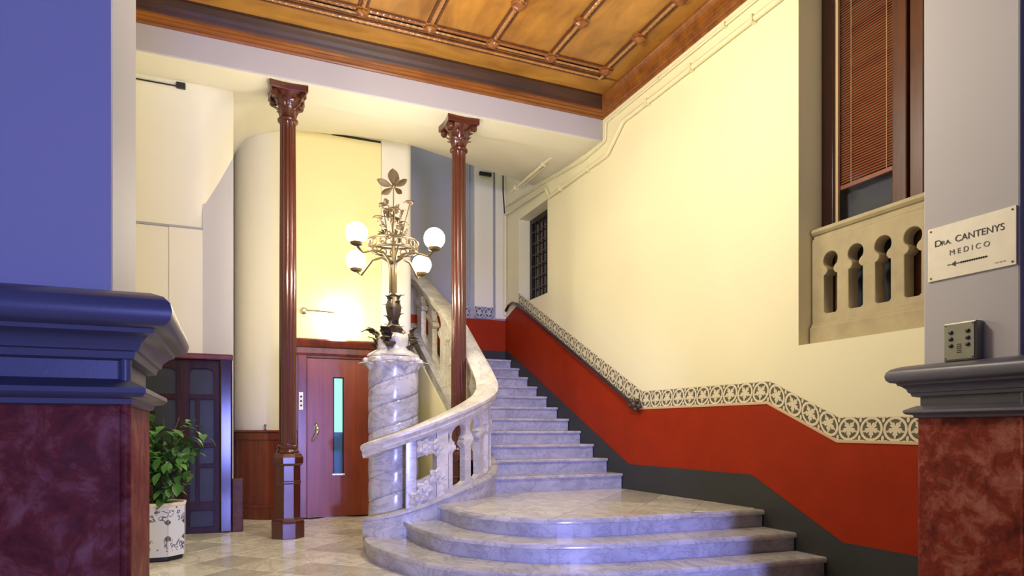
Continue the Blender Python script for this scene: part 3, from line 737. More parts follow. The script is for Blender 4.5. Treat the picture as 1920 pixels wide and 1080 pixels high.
for q in range(8):
    a = 2*PI*q/8; m = T(PX+.285*math.cos(a), PY+.285*math.sin(a), 1.90)
    if r0 is None:
        r0 = MB().sphere((0, 0, 0), .034, 8, 6).build('carved_bud', M['marble_warm'], ped, smooth=True); r0.matrix_basis = m
    else: inst(r0, 'carved_bud', ped, m)

# ================================================================== BRONZE LAMP on the newel pillar
lamp = thing('newel_lamp', (PX, PY, 1.96), 'ornate bronze floral lamp with four lit globes on the marble newel pillar', 'lamp')
MB().lathe([(.26, 1.945), (.255, 1.965), (.215, 1.99), (.165, 2.02), (.15, 2.06), (.158, 2.10), (.15, 2.15), (.11, 2.185), (.05, 2.20)], 32, (PX, PY, 0), mod=lambda a, z: 1+.05*math.cos(4*a)).build('foot', M['marble_warm'], lamp, smooth=True)
b0 = None
for q in range(4):                                # bronze foliage clumps on the foot
    a = -YAW+PI/2*q
    for k in range(6):
        aa = a+random.uniform(-.28, .28); m = T(PX+(.165+.02*(k % 3))*math.cos(aa), PY+(.165+.02*(k % 3))*math.sin(aa), 2.0+.036*k) @ RZ(aa-PI/2+random.uniform(-.6, .6)) @ RX(random.uniform(-.7, .25)) @ Matrix.Scale(random.uniform(.9, 1.35), 4)
        if b0 is None: b0 = acanthus(.12, .095, .9, 5).build('bronze_leaf', M['bronze'], lamp, smooth=True); b0.matrix_basis = m
        else: inst(b0, 'bronze_leaf', lamp, m)
MB().lathe([(.06, 2.18), (.085, 2.21), (.095, 2.24), (.06, 2.28), (.045, 2.32), (.062, 2.36), (.078, 2.42), (.080, 2.47), (.06, 2.53), (.042, 2.57), (.05, 2.59), (.036, 2.61)], 24, (PX, PY, 0), mod=lambda a, z: 1+.07*math.cos(6*a+z*20)).build('knop', M['bronze'], lamp, smooth=True)
for q in range(14):
    a = q*2.4; z = 2.22+.025*q; m = T(PX+.055*math.cos(a), PY+.055*math.sin(a), z) @ RZ(a-PI/2) @ RX(-.12) @ Matrix.Scale(.72, 4)
    inst(b0, 'bronze_leaf', lamp, m)
for q in range(3):
    a = q*2*PI/3+.6
    MB().tube([(PX+r*math.cos(a), PY+r*math.sin(a), z) for r, z in ((.03, 2.58), (.028, 2.75), (.032, 2.86), (.055, 2.95), (.11, 3.02), (.16, 3.06))], [.017, .016, .015, .013, .011, .009], 8).build('stem', M['gilt'], lamp, smooth=True)
MB().lathe([(.02, 2.60), (.02, 3.10), (.012, 3.12), (.012, 3.30), (.006, 3.32), (.006, 3.70)], 10, (PX, PY, 0)).build('rod', M['gilt'], lamp, smooth=True)
for z, r in ((3.05, .235), (3.14, .255)):         # open gallery ring
    MB().tube([(PX+r*math.cos(2*PI*q/40), PY+r*math.sin(2*PI*q/40), z) for q in range(41)], .011, 8).build('gallery_ring', M['bronze'], lamp, smooth=True)
sc0 = None
for q in range(14):
    a = 2*PI*q/14; m = T(PX+.245*math.cos(a), PY+.245*math.sin(a), 3.095) @ RZ(a) @ RY(PI/2)
    if sc0 is None:
        sc0 = MB().tube([(.034*math.cos(2*PI*k/14), .034*math.sin(2*PI*k/14), 0) for k in range(15)], .008, 6).build('scroll', M['gilt_leaf'], lamp, smooth=True); sc0.matrix_basis = m
    else: inst(sc0, 'scroll', lamp, m)
fwd = Vector((math.sin(YAW), math.cos(YAW), 0)); lat = Vector((math.cos(YAW), -math.sin(YAW), 0))
gl0 = None; gp = []
for dl, dd, z in ((-.275, -.46, 3.10), (-.45, .26, 3.02), (.23, .46, 3.02), (.455, -.27, 3.10)):
    p = Vector((PX, PY, 0))+lat*dl+fwd*dd; d = Vector((p.x-PX, p.y-PY, 0)); gp.append((p.x, p.y, z))
    MB().tube([(PX+d.x*t, PY+d.y*t, zz) for t, zz in ((.05, 2.92), (.3, 3.0), (.55, 2.99), (.85, z-.17), (1, z-.115))], [.014, .012, .012, .011, .013], 8).build('arm', M['gilt'], lamp, smooth=True)
    m = T(p.x, p.y, z)
    if gl0 is None:
        gl0 = MB().sphere((0, 0, 0), .105, 20, 12).build('globe', M['bulb'], lamp, smooth=True); gl0.matrix_basis = m; gl0['label'] = 'white lit glass globe'
    else: inst(gl0, 'globe', lamp, m)
    MB().lathe([(.02, z-.13), (.055, z-.115), (.065, z-.09), (.06, z-.08)], 14, (p.x, p.y, 0)).build('globe_cup', M['gilt'], lamp, smooth=True)
g0 = None
for q in range(34):                               # gilt leaves climbing round the rod
    a = q*2.39; z = 3.14+.36*(q/34)+random.uniform(-.03, .03); r = .03+.15*(1-.6*q/34)*random.uniform(.3, 1)
    m = T(PX+r*math.cos(a), PY+r*math.sin(a), z) @ RZ(a-PI/2) @ RX(random.uniform(-1.1, .2)) @ RZ(random.uniform(-1, 1))
    if g0 is None: g0 = acanthus(.075, .055, .6, 5).build('gilt_leaf', M['gilt_leaf'], lamp, smooth=True); g0.matrix_basis = m
    else: inst(g0, 'gilt_leaf', lamp, m)
for q in range(6):
    a = q*2*PI/6+.4; r = .12+.06*(q % 2); z = 3.34+.09*(q % 3)
    MB().tube([(PX, PY, 3.12), (PX+r*.5*math.cos(a), PY+r*.5*math.sin(a), 3.2), (PX+r*math.cos(a), PY+r*math.sin(a), z)], .005, 6).build('twig', M['bronze'], lamp)
    for k in range(3):
        m = T(PX+r*math.cos(a), PY+r*math.sin(a), z) @ RZ(a+k*2.1) @ RX(-1.0)
        inst(g0, 'gilt_leaf', lamp, m)
fz = 3.715
for ang, L, Wd in ((90, .165, .115), (22, .15, .065), (160, .165, .075), (-42, .115, .055), (218, .14, .065), (55, .10, .04)):
    ca, sa = math.cos(math.radians(ang)), math.sin(math.radians(ang)); vs = []; n = 9
    for side in (-.004, .004):
        for i in range(n+1):
            q = i/n; wd = Wd*(.10+math.sin(PI*q**1.35)**.9*.9)*(1 if i < n else .15)
            for u in (-.5, 0, .5):
                r, v = .01+L*q, u*wd; bend = side-(.30*L*q*q)+(.10*Wd if u else 0)
                vs.append(Vector((PX, PY, fz))+lat*(r*ca-v*sa)+Vector((0, 0, r*sa+v*ca))+fwd*bend)
    fs = [(k+i*3+j, k+i*3+j+1, k+(i+1)*3+j+1, k+(i+1)*3+j) for k in (0, (n+1)*3) for i in range(n) for j in (0, 1)]
    K = (n+1)*3
    for j in (0, 2): fs += [(i*3+j, (i+1)*3+j, K+(i+1)*3+j, K+i*3+j) for i in range(n)]
    MB().add(vs, fs).build('top_petal', M['gilt_leaf'], lamp, smooth=True)
MB().sphere((PX, PY, fz), .022, 10, 6).build('top_knob', M['gilt'], lamp, smooth=True)

# ================================================================== CAST IRON COLUMNS
def column(x, y, label):
    c = thing('iron_column', (x, y, 0), label, 'column', 'cast iron columns under the beam')
    oc = lambda prof: MB().lathe(prof, 8, (x, y, 0), rot=PI/8-YAW*0)
    oc([(.185, 0), (.185, .165), (.178, .19), (.160, .205), (.15, .225)]).build('plinth', M['col_paint'], c, bevel=.005)
    oc([(.140, .22), (.140, .60), (.148, .605), (.148, .625), (.140, .63), (.140, .80), (.150, .81)]).build('pedestal', M['col_paint'], c, bevel=.004)
    oc([(.150, .80), (.172, .825), (.172, .89), (.160, .91), (.150, .93), (.120, .945)]).build('pedestal_cap', M['col_paint'], c, bevel=.005)
    MB().lathe([(.12, .93), (.125, .95), (.115, .97), (.105, .98), (.115, 1.0), (.11, 1.02), (.095, 1.03)], 32, (x, y, 0)).build('base_ring', M['col_paint'], c, smooth=True)
    fl = lambda a, z: 1-.075*abs(math.cos(8*a))**.6 if 1.05 < z < 4.6 else 1
    MB().lathe([(.094, 1.02), (.096, 1.045), (.094, 1.06), (.093, 2.0), (.090, 3.2), (.084, 4.50), (.084, 4.59), (.088, 4.61)], 96, (x, y, 0), mod=fl).build('fluted_shaft', M['col_paint'], c, smooth=True)
    cap = MB().lathe([(.084, 4.60), (.108, 4.615), (.112, 4.635), (.10, 4.65), (.088, 4.66), (.09, 4.72), (.11, 4.80), (.15, 4.87), (.175, 4.905)], 32, (x, y, 0)).build('capital', M['col_paint'], c, smooth=True)
    l1 = l2 = None
    for q in range(8):
        a = PI/4*q
        m = T(x+.088*math.cos(a), y+.088*math.sin(a), 4.66) @ RZ(a-PI/2)
        if l1 is None: l1 = acanthus(.15, .085, .75, 6).build('acanthus_leaf', M['col_paint'], cap, smooth=True); l1.matrix_basis = m; SRC['leaf'] = l1
        else: inst(l1, 'acanthus_leaf', cap, m)
        a += PI/8
        inst(l1, 'acanthus_leaf', cap, T(x+.095*math.cos(a), y+.095*math.sin(a), 4.73) @ RZ(a-PI/2) @ Matrix.Scale(1.05, 4))
    for q in range(4):
        a = PI/4+PI/2*q; d = .205
        o = MB().lathe([(.012, -.03), (.034, -.024), (.040, 0), (.034, .024), (.012, .03)], 14).build('volute', M['col_paint'], cap, smooth=True)
        o.matrix_basis = T(x+d*math.cos(a), y+d*math.sin(a), 4.865) @ RZ(a) @ RX(PI/2)
    ab = []
    for q in range(4):
        a0 = PI/4+PI/2*q; p0 = Vector((math.cos(a0), math.sin(a0)))*.285; p1 = Vector((math.cos(a0+PI/2), math.sin(a0+PI/2)))*.285
        for k in range(8): t = k/8; v = p0.lerp(p1, t)*(1-.10*math.sin(PI*t)); ab.append((x+v.x, y+v.y))
    MB().prism(ab, 4.90, 4.979).build('abacus', M['col_paint'], c, bevel=.008)
    return c
SRC = {}
CY = 7.80
column(0.60, CY, 'tall oxblood fluted column standing free on the floor before the lift')
column(2.60, CY, 'tall oxblood fluted column rising behind the curved stair balustrade')

# ================================================================== LIFT DOOR
d1 = thing('door_1', (1.39, 9.4, 0), 'red brown wooden lift door with narrow lit window', 'door', kind='structure')
YF = 9.40
MB().box(0.84, 0.965, YF-.07, YF+.01, 0, 2.21).build('jamb', M['mahogany'], d1, bevel=.01)
MB().box(1.82, 1.97, YF-.07, YF+.01, 0, 2.21).build('jamb', M['mahogany'], d1, bevel=.01)
MB().box(0.965, 1.82, YF-.06, YF+.01, 2.165, 2.21).build('lintel', M['mahogany'], d1, bevel=.01)
mb = MB(); hp = [(0, 2.20), (.075, 2.20), (.085, 2.23), (.085, 2.30), (.11, 2.32), (.13, 2.37), (.14, 2.40), (.13, 2.42), (0, 2.42)]
mb.rings([[(X, YF-o, z) for o, z in hp] for X in (0.80, 1.975)]); mb.build('header_cornice', M['mahogany'], d1)
plate('door_leaf', [(0.968, .01), (1.817, .01), (1.817, 2.162), (0.968, 2.162)], [[(1.322, .60), (1.322, 1.90), (1.438, 1.90), (1.438, .60)]], .04, M['door_wood'], d1, T(0, YF-.025, 0) @ FACE_S)
MB().box(1.322, 1.438, YF-.022, YF-.012, 1.16, 1.90).build('lit_pane', M['lift_light'], d1)
MB().box(1.322, 1.438, YF-.022, YF-.012, .60, 1.16).build('dark_pane', M['lift_low'], d1)
wf = MB(); wf.box(1.308, 1.322, YF-.052, YF-.02, .585, 1.915); wf.box(1.438, 1.452, YF-.052, YF-.02, .585, 1.915); wf.box(1.308, 1.452, YF-.052, YF-.02, 1.90, 1.915)
wf.build('window_bead', M['dark_wood'], d1)
MB().box(1.295, 1.465, YF-.058, YF-.02, .565, .588).build('steel_sill', M['chrome'], d1, bevel=.004)
MB().tube([(1.085, YF-.05, 1.27), (1.08, YF-.10, 1.25), (1.10, YF-.115, 1.20), (1.085, YF-.11, 1.14), (1.05, YF-.10, 1.09), (1.035, YF-.05, 1.05)], [.018, .02, .024, .022, .018, .015], 10).build('handle', M['chrome'], d1, smooth=True)
MB().lathe([(.035, 0), (.035, .012), (.02, .02)], 16).build('handle_rose', M['chrome'], d1, smooth=True).matrix_basis = T(1.085, YF-.045, 1.22) @ RX(PI/2)
cpn = thing('call_panel', (.885, YF-.075, 1.56), 'white lift call panel on the left door jamb', 'call panel')
MB().box(.858, .912, YF-.085, YF-.070, 1.46, 1.70).build('face_plate', M['plate'], cpn, bevel=.004)
for z in (1.52, 1.58, 1.64): MB().lathe([(.014, 0), (.014, .006), (.008, .010)], 12).build('button', M['black'], cpn, smooth=True).matrix_basis = T(.885, YF-.085, z) @ RX(PI/2)

wlm = thing('wall_lamp', (1.20, 9.385, 2.80), 'lit globe wall lamp on the yellow wall over the lift door', 'lamp')
MB().tube([(0.92, YF-.05, 2.80), (1.05, YF-.06, 2.805), (1.20, YF-.08, 2.80), (1.30, YF-.15, 2.78), (1.37, YF-.20, 2.76)], .012, 8).build('arm', M['chrome'], wlm, smooth=True)
MB().lathe([(.05, 0), (.05, .015), (.03, .03), (.012, .05)], 16).build('wall_rose', M['chrome'], wlm, smooth=True).matrix_basis = T(.93, YF-.014, 2.80) @ RX(PI/2)
MB().sphere((1.40, YF-.24, 2.70), .11, 20, 12).build('globe', M['bulb_wall'], wlm, smooth=True)

# ================================================================== DARK GLAZED DOUBLE DOOR
d2 = thing('door_2', (-.49, 8.45, 0), 'dark varnished double door with many glass panes behind the plant', 'door', kind='structure')
YD = 8.47
MB().box(-.10, .03, YD-.06, YD+.06, 0, 2.07).build('jamb', M['dark_wood'], d2, bevel=.015)
MB().box(-1.08, -.95, YD-.06, YD+.06, 0, 2.07).build('jamb', M['dark_wood'], d2, bevel=.015)
MB().box(-1.10, .04, YD-.08, YD+.06, 2.0, 2.07).build('lintel', M['mahogany'], d2, bevel=.015)
MB().box(.03, .15, YD-.05, YD+.08, 0, .62).build('plinth_block', M['rib_dark'], d2, bevel=.01)
for x0, x1 in ((-.95, -.49), (-.49, -.10)):
    a, b = x0+.07, x1-.06; c = (a+b)/2-.06
    holes = [rrect(a, b, 1.60, 1.90, .06, (0, 1, 1, 0)), rrect(a, a+.07, 1.04, 1.55, .004, (0, 0, 0, 0)), rrect(a+.10, b, 1.04, 1.55, .004, (0, 0, 0, 0)),
             rrect(a+.10, b, .80, .99, .004, (0, 0, 0, 0)), rrect(a, a+.07, .36, .99, .004, (0, 0, 0, 0)), rrect(a+.10, b, .36, .76, .004, (0, 0, 0, 0)), rrect(a, b, .07, .27, .02)]
    lf = plate('door_leaf', [(x0+.003, .01), (x1-.003, .01), (x1-.003, 1.995), (x0+.003, 1.995)], holes, .04, M['door_dark'], d2, T(0, YD, 0) @ FACE_S, .004)
    for hh in holes:
        xa = min(p[0] for p in hh)-.01; xb = max(p[0] for p in hh)+.01; za = min(p[1] for p in hh)-.01; zb_ = max(p[1] for p in hh)+.01
        MB().box(xa, xb, YD-.002, YD+.004, za, zb_).build('pane', M['cloud_glass'], lf)

# ================================================================== BIG RIGHT WINDOW with blind and stone balustrade
w1 = thing('window_1', (WX+.3, 3.4, 1.95), 'tall dark wood window set in a deep niche on the right', 'window', kind='structure')
XW = WX+.265
MB().box(XW, XW+.10, 4.18, 4.30, 1.93, 5.2).build('frame_post', M['dark_wood'], w1, bevel=.008)
MB().box(XW-.01, XW+.09, 3.50, 3.62, 1.93, 5.2).build('frame_post', M['post_wood'], w1, bevel=.008)
MB().box(XW, XW+.10, 3.37, 3.48, 1.93, 5.2).build('frame_post', M['post_wood'], w1, bevel=.008)
MB().box(XW, XW+.10, 2.58, 2.72, 1.93, 5.2).build('frame_post', M['dark_wood'], w1, bevel=.008)
MB().box(XW, XW+.10, 2.55, 4.30, 1.92, 2.05).build('frame_rail', M['dark_wood'], w1, bevel=.008)
MB().box(XW, XW+.10, 2.55, 4.30, 5.08, 5.2).build('frame_rail', M['dark_wood'], w1, bevel=.008)
MB().box(XW+.03, XW+.055, 4.155, 4.18, 2.05, 5.08).build('bead', M['trim_line'], w1)
MB().box(XW+.035, XW+.041, 3.62, 4.18, 2.05, 5.08).build('pane', M['pane'], w1)
MB().box(XW+.035, XW+.041, 2.72, 3.37, 2.05, 5.08).build('pane', M['pane'], w1)
MB().box(WX+.40, WX+.43, 2.5, 4.35, 1.9, 5.25).build('dark_room', M['night'], w1)
bl = thing('window_blind', (XW+.085, 3.9, 5.05), 'orange slatted blind lowered behind the tall window pane', 'blind')
sl_ = MB()
zb0 = 3.30; ns = int((5.06-zb0)/.022)
for q in range(ns):
    z = zb0+q*.022
    sl_.add([(XW+.066, 3.63, z), (XW+.066, 4.17, z), (XW+.078, 4.17, z+.021), (XW+.078, 3.63, z+.021)], [(0, 1, 2, 3)])
so = sl_.build('slats', M['blind'], bl); so['kind'] = 'stuff'
MB().box(XW+.060, XW+.085, 3.62, 4.175, zb0-.05, zb0-.012).build('bottom_bar', M['blind'], bl, bevel=.004)
for y in (3.72, 4.05): MB().tube([(XW+.063, y, zb0-.03), (XW+.063, y, 5.06)], .003, 6).build('cord', M['trim_line'], bl)

sb = thing('stone_balustrade', (WX+.15, 3.5, 1.94), 'weathered stone balustrade with keyhole openings in the window niche', 'balustrade')
XB = WX+.14; ya, ybb = 2.93, 4.285; zs0, zs1 = 2.13, 2.81
holes = []
for q in range(7):
    yc = 4.10-.244*q
    if yc < 3.05: break
    bw = .072; z0 = 2.175; zp = 2.545; hz = 2.625; r = .078
    pts = [(-bw+.02, z0), (-bw, z0+.02), (-bw, zp-.036), (-bw+.022, zp-.028), (-bw+.036, zp-.010), (-bw+.036, zp+.010), (-bw+.022, zp+.028)]
    a0 = math.radians(212)
    pts += [(r*math.cos(a0-k*math.radians(244)/16), hz+r*math.sin(a0-k*math.radians(244)/16)) for k in range(17)]
    pts += [(-x, z) for x, z in pts[:7][::-1]]
    holes.append([(-(yc)+x, z) for x, z in pts])
plate('arcade', [(-ybb, zs0), (-ya, zs0), (-ya, zs1), (-ybb, zs1)], holes, .10, M['stone'], sb, T(XB+.06, 0, 0) @ FACE_W, .006)
rp = [(-.055, 0), (.08, 0), (.08, .10), (.05, .115), (-.035, .115), (-.065, .10), (-.072, .075), (-.055, .055), (-.04, .05), (-.04, .025), (-.055, .02)]
mb = MB(); mb.rings([[(XB+.06+a*1.0, y, zs1+.005+b) for a, b in rp] for y in (ya, ybb)]); mb.build('coping', M['stone'], sb)
bp = [(-.085, -.20), (.09, -.20), (.09, 0), (-.055, 0), (-.055, -.02), (-.068, -.028), (-.068, -.045), (-.085, -.06)]
mb = MB(); mb.rings([[(XB+.06+a, y, zs0+b) for a, b in bp] for y in (ya, ybb)]); mb.build('base_course', M['stone'], sb)

# ================================================================== SMALL BARRED WINDOW high on the stairs
w2 = thing('window_2', (WX+.25, 9.75, 3.32), 'narrow dark barred window high beside the stairs', 'window', kind='structure')
MB().box(WX+.25, WX+.29, 9.2, 10.30, 3.30, 4.74).build('pane', M['glass'], w2)
XG = WX+.20
MB().box(XG, XG+.05, 10.22, 10.30, 3.30, 4.74).build('frame_post', M['black'], w2, bevel=.006)
MB().box(XG, XG+.05, 9.2, 9.28, 3.30, 4.74).build('frame_post', M['black'], w2, bevel=.006)
MB().box(XG, XG+.05, 9.28, 10.22, 4.66, 4.74).build('frame_rail', M['black'], w2, bevel=.006)
MB().box(XG, XG+.05, 9.28, 10.22, 3.30, 3.38).build('frame_rail', M['black'], w2, bevel=.006)
for y in [9.38+.14*q for q in range(6)]: MB().tube([(XG+.01, y, 3.36), (XG+.01, y, 4.68)], .012, 8).build('bar', M['dark_wood'], w2, smooth=True)
for z in [3.55+.19*q for q in range(6)]: MB().tube([(XG+.01, 9.26, z), (XG+.01, 10.24, z)], .010, 8).build('cross_bar', M['dark_wood'], w2, smooth=True)

# ================================================================== WALL HANDRAIL of the stairs
hr = thing('wall_handrail', (WX-.05, 6.72, 1.50), 'dark brown wall handrail with knotted end along the red dado', 'handrail')
a = Vector((WX-.055, 6.74, 1.485)); b = Vector((WX-.055, 10.25, 3.30))
MB().tube([a, a.lerp(b, .5), b, (WX-.055, 10.45, 3.36), (WX-.055, 10.62, 3.34), (WX-.055, 10.74, 3.27)], .025, 10).build('bar', M['dark_wood'], hr, smooth=True)
mb = MB()
for dx, dy, dz, r in ((0, 0, .01, .045), (0, -.07, .05, .032), (0, -.10, -.01, .034), (0, .07, .0, .035), (0, -.03, -.045, .03), (-.01, .04, .055, .028)):
    mb.sphere((a.x+dx, a.y+dy, a.z+dz), r, 10, 6)
mb.build('knotted_end', M['bronze'], hr, smooth=True)
for t in (.25, .5, .75, .98):
    p = a.lerp(b, t); MB().tube([(p.x, p.y, p.z), (WX-.003, p.y, p.z-.02)], .009, 8).build('bracket', M['bronze'], hr, smooth=True)

# ================================================================== PIPES and cables
def pipe(name, pts, r, label, clips=(), mat='pipe'):
    t = thing(name, pts[0], label, 'pipe')
    MB().tube(catmull_lin(pts), r, 10).build('tube', M[mat], t, smooth=True)
    for (x, y, z) in clips:
        MB().box(x-r-.012, x+r+.012, y-.018, y+.018, z-r-.010, z+r+.010).build('clip', M[mat], t, bevel=.004)
def catmull_lin(pts):                             # straight runs with softened corners
    out = [Vector(pts[0])]
    for a, b, c in zip(pts, pts[1:], pts[2:]):
        a, b, c = Vector(a), Vector(b), Vector(c)
        out += [b+(a-b).normalized()*.04, b+((a-b).normalized()+(c-b).normalized())*.008, b+(c-b).normalized()*.04]
    return out+[Vector(pts[-1])]
XP = WX-.030
pipe('wall_pipe', [(XP, 2.95, 5.0), (XP, 7.02, 5.0), (XP, 7.40, 4.73), (XP, 9.10, 4.73), (XP, 9.20, 4.90), (XP, 10.83, 4.98), (XP, 10.84, 3.20)], .028,
     'thick cream pipe along the right wall below the ceiling edge', [(XP, y, 5.0) for y in (4.8, 5.7, 6.5)]+[(XP, y, 4.73) for y in (7.9, 8.7)])
pipe('wall_pipe.001', [(WX-.02, 3.0, 5.17), (WX-.02, 7.44, 5.17), (WX-.02, 7.46, 4.93), (WX-.02, 8.02, 4.90), (WX-.02, 9.4, 5.02), (WX-.02, 10.80, 5.12)], .014,
     'thin cream conduit above the thick wall pipe', [(WX-.02, y, 5.17) for y in (5.2, 6.3)])
pipe('ceiling_pipe', [(4.14, 8.35, 5.00), (4.14, 9.78, 4.99)], .022, 'short cream pipe hung under the stair soffit', [(4.14, 8.6, 5.0), (4.14, 9.6, 4.99)])
pipe('ceiling_pipe.001', [(4.22, 8.35, 5.02), (4.22, 9.55, 5.0)], .012, 'thin cream conduit beside the short soffit pipe')
pipe('wall_cable', [(3.80, 10.86, 3.35), (3.80, 10.86, 5.9)], .014, 'vertical cable left of the pale pilaster on the back wall', mat='grey_plaster')
pipe('wall_cable.001', [(WX-.03, 10.86, 5.0), (WX-.06, 10.86, 5.4), (WX-.06, 10.86, 6.2)], .012, 'dark cable in the stairwell corner', mat='black')
tag(MB().box(3.98, 4.2, 10.79, 10.84, 5.60, 5.66).build('cable_box', M['black'], bevel=.006), 'small dark box high on the back wall pilaster', 'box')
rd = thing('ceiling_rod', (-.7, 8.1, 4.95), 'thin black rod under the vault at upper left', 'rod')
MB().tube([(-1.4, 8.08, 4.93), (-.50, 8.08, 4.93)], .008, 8).build('rod', M['black'], rd, smooth=True)
MB().box(-.53, -.44, 8.06, 8.10, 4.91, 4.98).build('clip', M['black'], rd, bevel=.006)

# ================================================================== SIGN PLATE and INTERCOM on the right pillar
sg = thing('sign_plate', (4.09, 2.6, 2.3), 'ivory plate lettered with a doctor name and an arrow, on the right pillar', 'sign')
MB().box(4.088, 4.10, 2.345, 2.862, 2.133, 2.467).build('plate', M['plate'], sg, bevel=.002)
sx = (2.345+2.862)/2
def on_sign(y, z): return T(4.0875, y, z) @ FACE_W
text_mesh('lettering', 'D', .056, M['ink'], sg, on_sign(2.795, 2.345) @ Matrix.Scale(1.15, 4, (1, 0, 0)))
text_mesh('lettering', 'RA.', .040, M['ink'], sg, on_sign(2.775, 2.345) @ Matrix.Scale(1.1, 4, (1, 0, 0)), align='LEFT')
text_mesh('lettering', 'CANTENYS', .057, M['ink'], sg, on_sign(2.690, 2.345) @ Matrix.Scale(.98, 4, (1, 0, 0)), align='LEFT')
text_mesh('lettering', 'M E D I C O', .046, M['faint_ink'], sg, on_sign(2.605, 2.272))
ar = MB(); 
ar.box(4.0865, 4.089, 2.50, 2.69, 2.211, 2.217)
for q in range(12): ar.box(4.0865, 4.089, 2.505+q*.013, 2.512+q*.013, 2.208, 2.220)
ar.add([(4.0868, 2.715, 2.214), (4.0868, 2.685, 2.231), (4.0868, 2.685, 2.197), (4.089, 2.715, 2.214), (4.089, 2.685, 2.231), (4.089, 2.685, 2.197)], [(0, 1, 2), (5, 4, 3), (0, 3, 4, 1), (1, 4, 5, 2), (2, 5, 3, 0)])
ar.box(4.0865, 4.089, 2.716, 2.735, 2.211, 2.217)
ar.build('arrow', M['ink'], sg)
mk = MB()
for q in range(6): mk.box(4.0868, 4.089, 2.40+q*.011, 2.407+q*.011, 2.160+(q % 2)*.003, 2.167)
mk.build('maker_mark', M['faint_ink'], sg)
for y in (2.365, 2.842):
    for z in (2.152, 2.448): MB().lathe([(.006, 0), (.006, .003), (.003, .004)], 10).build('screw', M['bronze'], sg, smooth=True).matrix_basis = T(4.088, y, z) @ RY(-PI/2)
ic = thing('intercom', (4.06, 2.62, 1.615), 'grey metal intercom box with six buttons standing on the right pillar ledge', 'intercom')
MB().box(4.035, 4.10, 2.530, 2.725, 1.612, 1.845).build('case', M['box_metal'], ic, bevel=.006)
MB().box(4.028, 4.036, 2.538, 2.717, 1.620, 1.838).build('face_plate', M['box_metal'], ic, bevel=.003)
for y in (2.575, 2.675):
    for z in (1.785, 1.745, 1.705): MB().lathe([(.013, 0), (.012, .007), (.006, .010)], 12).build('button', M['black'], ic, smooth=True).matrix_basis = T(4.028, y, z) @ RY(-PI/2)
for q in range(5): MB().box(4.0265, 4.029, 2.612, 2.640, 1.66+q*.012, 1.665+q*.012).build('speaker_slot', M['black'], ic)
for y in (2.548, 2.707):
    for z in (1.630, 1.828): MB().lathe([(.005, 0), (.004, .003)], 8).build('screw', M['bronze'], ic).matrix_basis = T(4.028, y, z) @ RY(-PI/2)

# ================================================================== POTTED PLANT
QX, QY = -.60, 6.98
pl = thing('potted_plant', (QX, QY, 0), 'leafy green shrub in a white patterned octagonal pot beside the left pillar', 'plant')
pot = MB(); n = 8; zz = [.045, .50]; rr = [.235, .235]
for j in range(n):
    a0, a1 = 2*PI*j/n+PI/8, 2*PI*(j+1)/n+PI/8
    pot.add([(QX+.232*math.cos(a0), QY+.232*math.sin(a0), .045), (QX+.232*math.cos(a1), QY+.232*math.sin(a1), .045), (QX+.236*math.cos(a1), QY+.236*math.sin(a1), .50), (QX+.236*math.cos(a0), QY+.236*math.sin(a0), .50)], [(0, 1, 2, 3)], [[(0, 0), (1, 0), (1, 1), (0, 1)]])
po = pot.build('pot', M['pot'], pl)
MB().lathe([(.236, .495), (.242, .505), (.242, .525), (.225, .53), (.215, .52), (.21, .44)], 8, (QX, QY, 0), rot=PI/8).build('rim', M['plate'], pl)
MB().lathe([(.20, 0), (.215, .01), (.215, .046), (.20, .05)], 8, (QX, QY, 0), rot=PI/8).build('foot', M['black'], pl)
MB().lathe([(.22, .48), (.218, .505), (.12, .515), (.01, .52)], 16, (QX, QY, 0)).build('soil', M['soil'], pl, smooth=True)
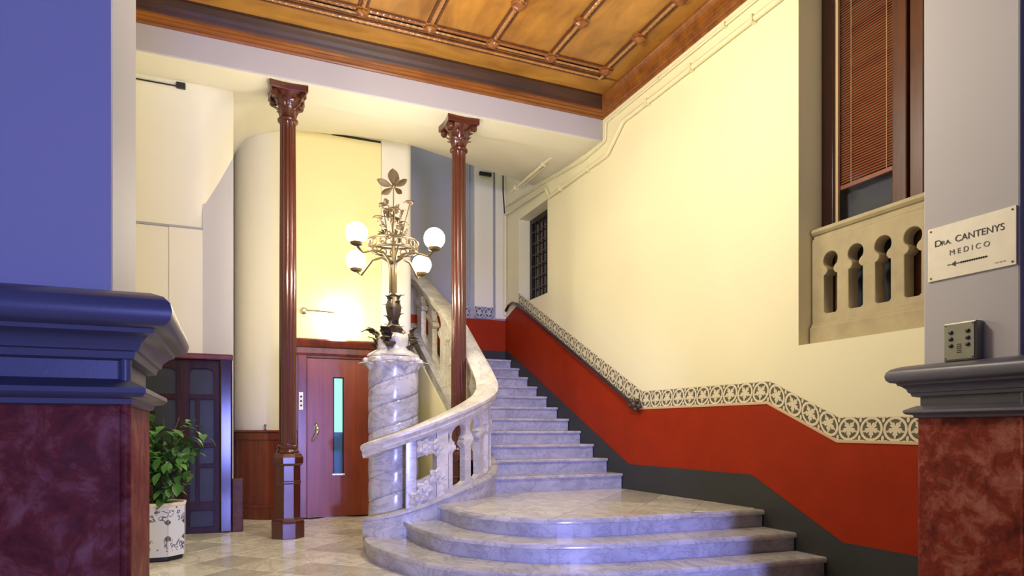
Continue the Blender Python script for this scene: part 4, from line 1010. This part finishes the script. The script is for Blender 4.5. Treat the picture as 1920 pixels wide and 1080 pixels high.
def leafmesh(L, Wd):
    vs = []; fs = []; n = 5
    for i in range(n+1):
        t = i/n; w_ = Wd*math.sin(PI*min(1, max(.04, t*.96+.02)))**.8; z = -.35*L*t*t
        vs += [(-w_/2, L*t, z+w_*.15), (0, L*t, z), (w_/2, L*t, z+w_*.15)]
    for i in range(n):
        for j in range(2): fs.append((i*3+j, i*3+j+1, (i+1)*3+j+1, (i+1)*3+j))
    return MB().add(vs, fs)
rng = random.Random(3); srcs = {}
stems = []
for q in range(11):
    a = q*2.4+.3; r = rng.uniform(.08, .27); h = rng.uniform(.90, 1.38)
    if q == 0: a = -.25; r = .33; h = 1.20
    p0 = Vector((QX+.05*math.cos(a), QY+.05*math.sin(a), .50)); p2 = Vector((QX+r*math.cos(a), QY+r*math.sin(a), h)); p1 = p0.lerp(p2, .5)+Vector((-.03*math.cos(a), 0, .10))
    pts = catmull([p0, p1, p2], 6); stems.append(pts)
    MB().tube(pts, [.011*(1-.6*i/len(pts)) for i in range(len(pts))], 6).build('stem', M['stem'], pl)
n_l = 0
for pts in stems:
    for k in range(26):
        t = rng.uniform(.12, 1.0); i = min(int(t*(len(pts)-1)), len(pts)-2); p = pts[i].lerp(pts[i+1], t*(len(pts)-1)-i)
        off = Vector((rng.gauss(0, .075), rng.gauss(0, .075), rng.gauss(0, .055)))
        p = p+off; key = 'leaf' if rng.random() < .62 else 'leaf_light'
        m = T(*p) @ RZ(rng.uniform(0, 2*PI)) @ RX(rng.uniform(-.9, .35)) @ Matrix.Scale(rng.uniform(.8, 1.25), 4)
        if key not in srcs: srcs[key] = leafmesh(.115, .074).build('leaf', M[key], pl, smooth=True); srcs[key].matrix_basis = m
        else: inst(srcs[key], 'leaf', pl, m)
        n_l += 1

# front lintel wall above the arch, unseen, closing the lobby towards the street
tag(MB().box(-2.4, 5.9, 2.33, 2.55, 4.6, 5.7).build('wall_front', M['pillar_paint']), 'wall over the entrance arch', 'wall', kind='structure')
tag(MB().box(2.75, 2.95, -2.6, 1.0, 0, 4.0).build('wall_blocker', M['pillar_paint']), 'side wall of the street entrance', 'wall', kind='structure')  # added out of view to cut the blue spot at the risers' right
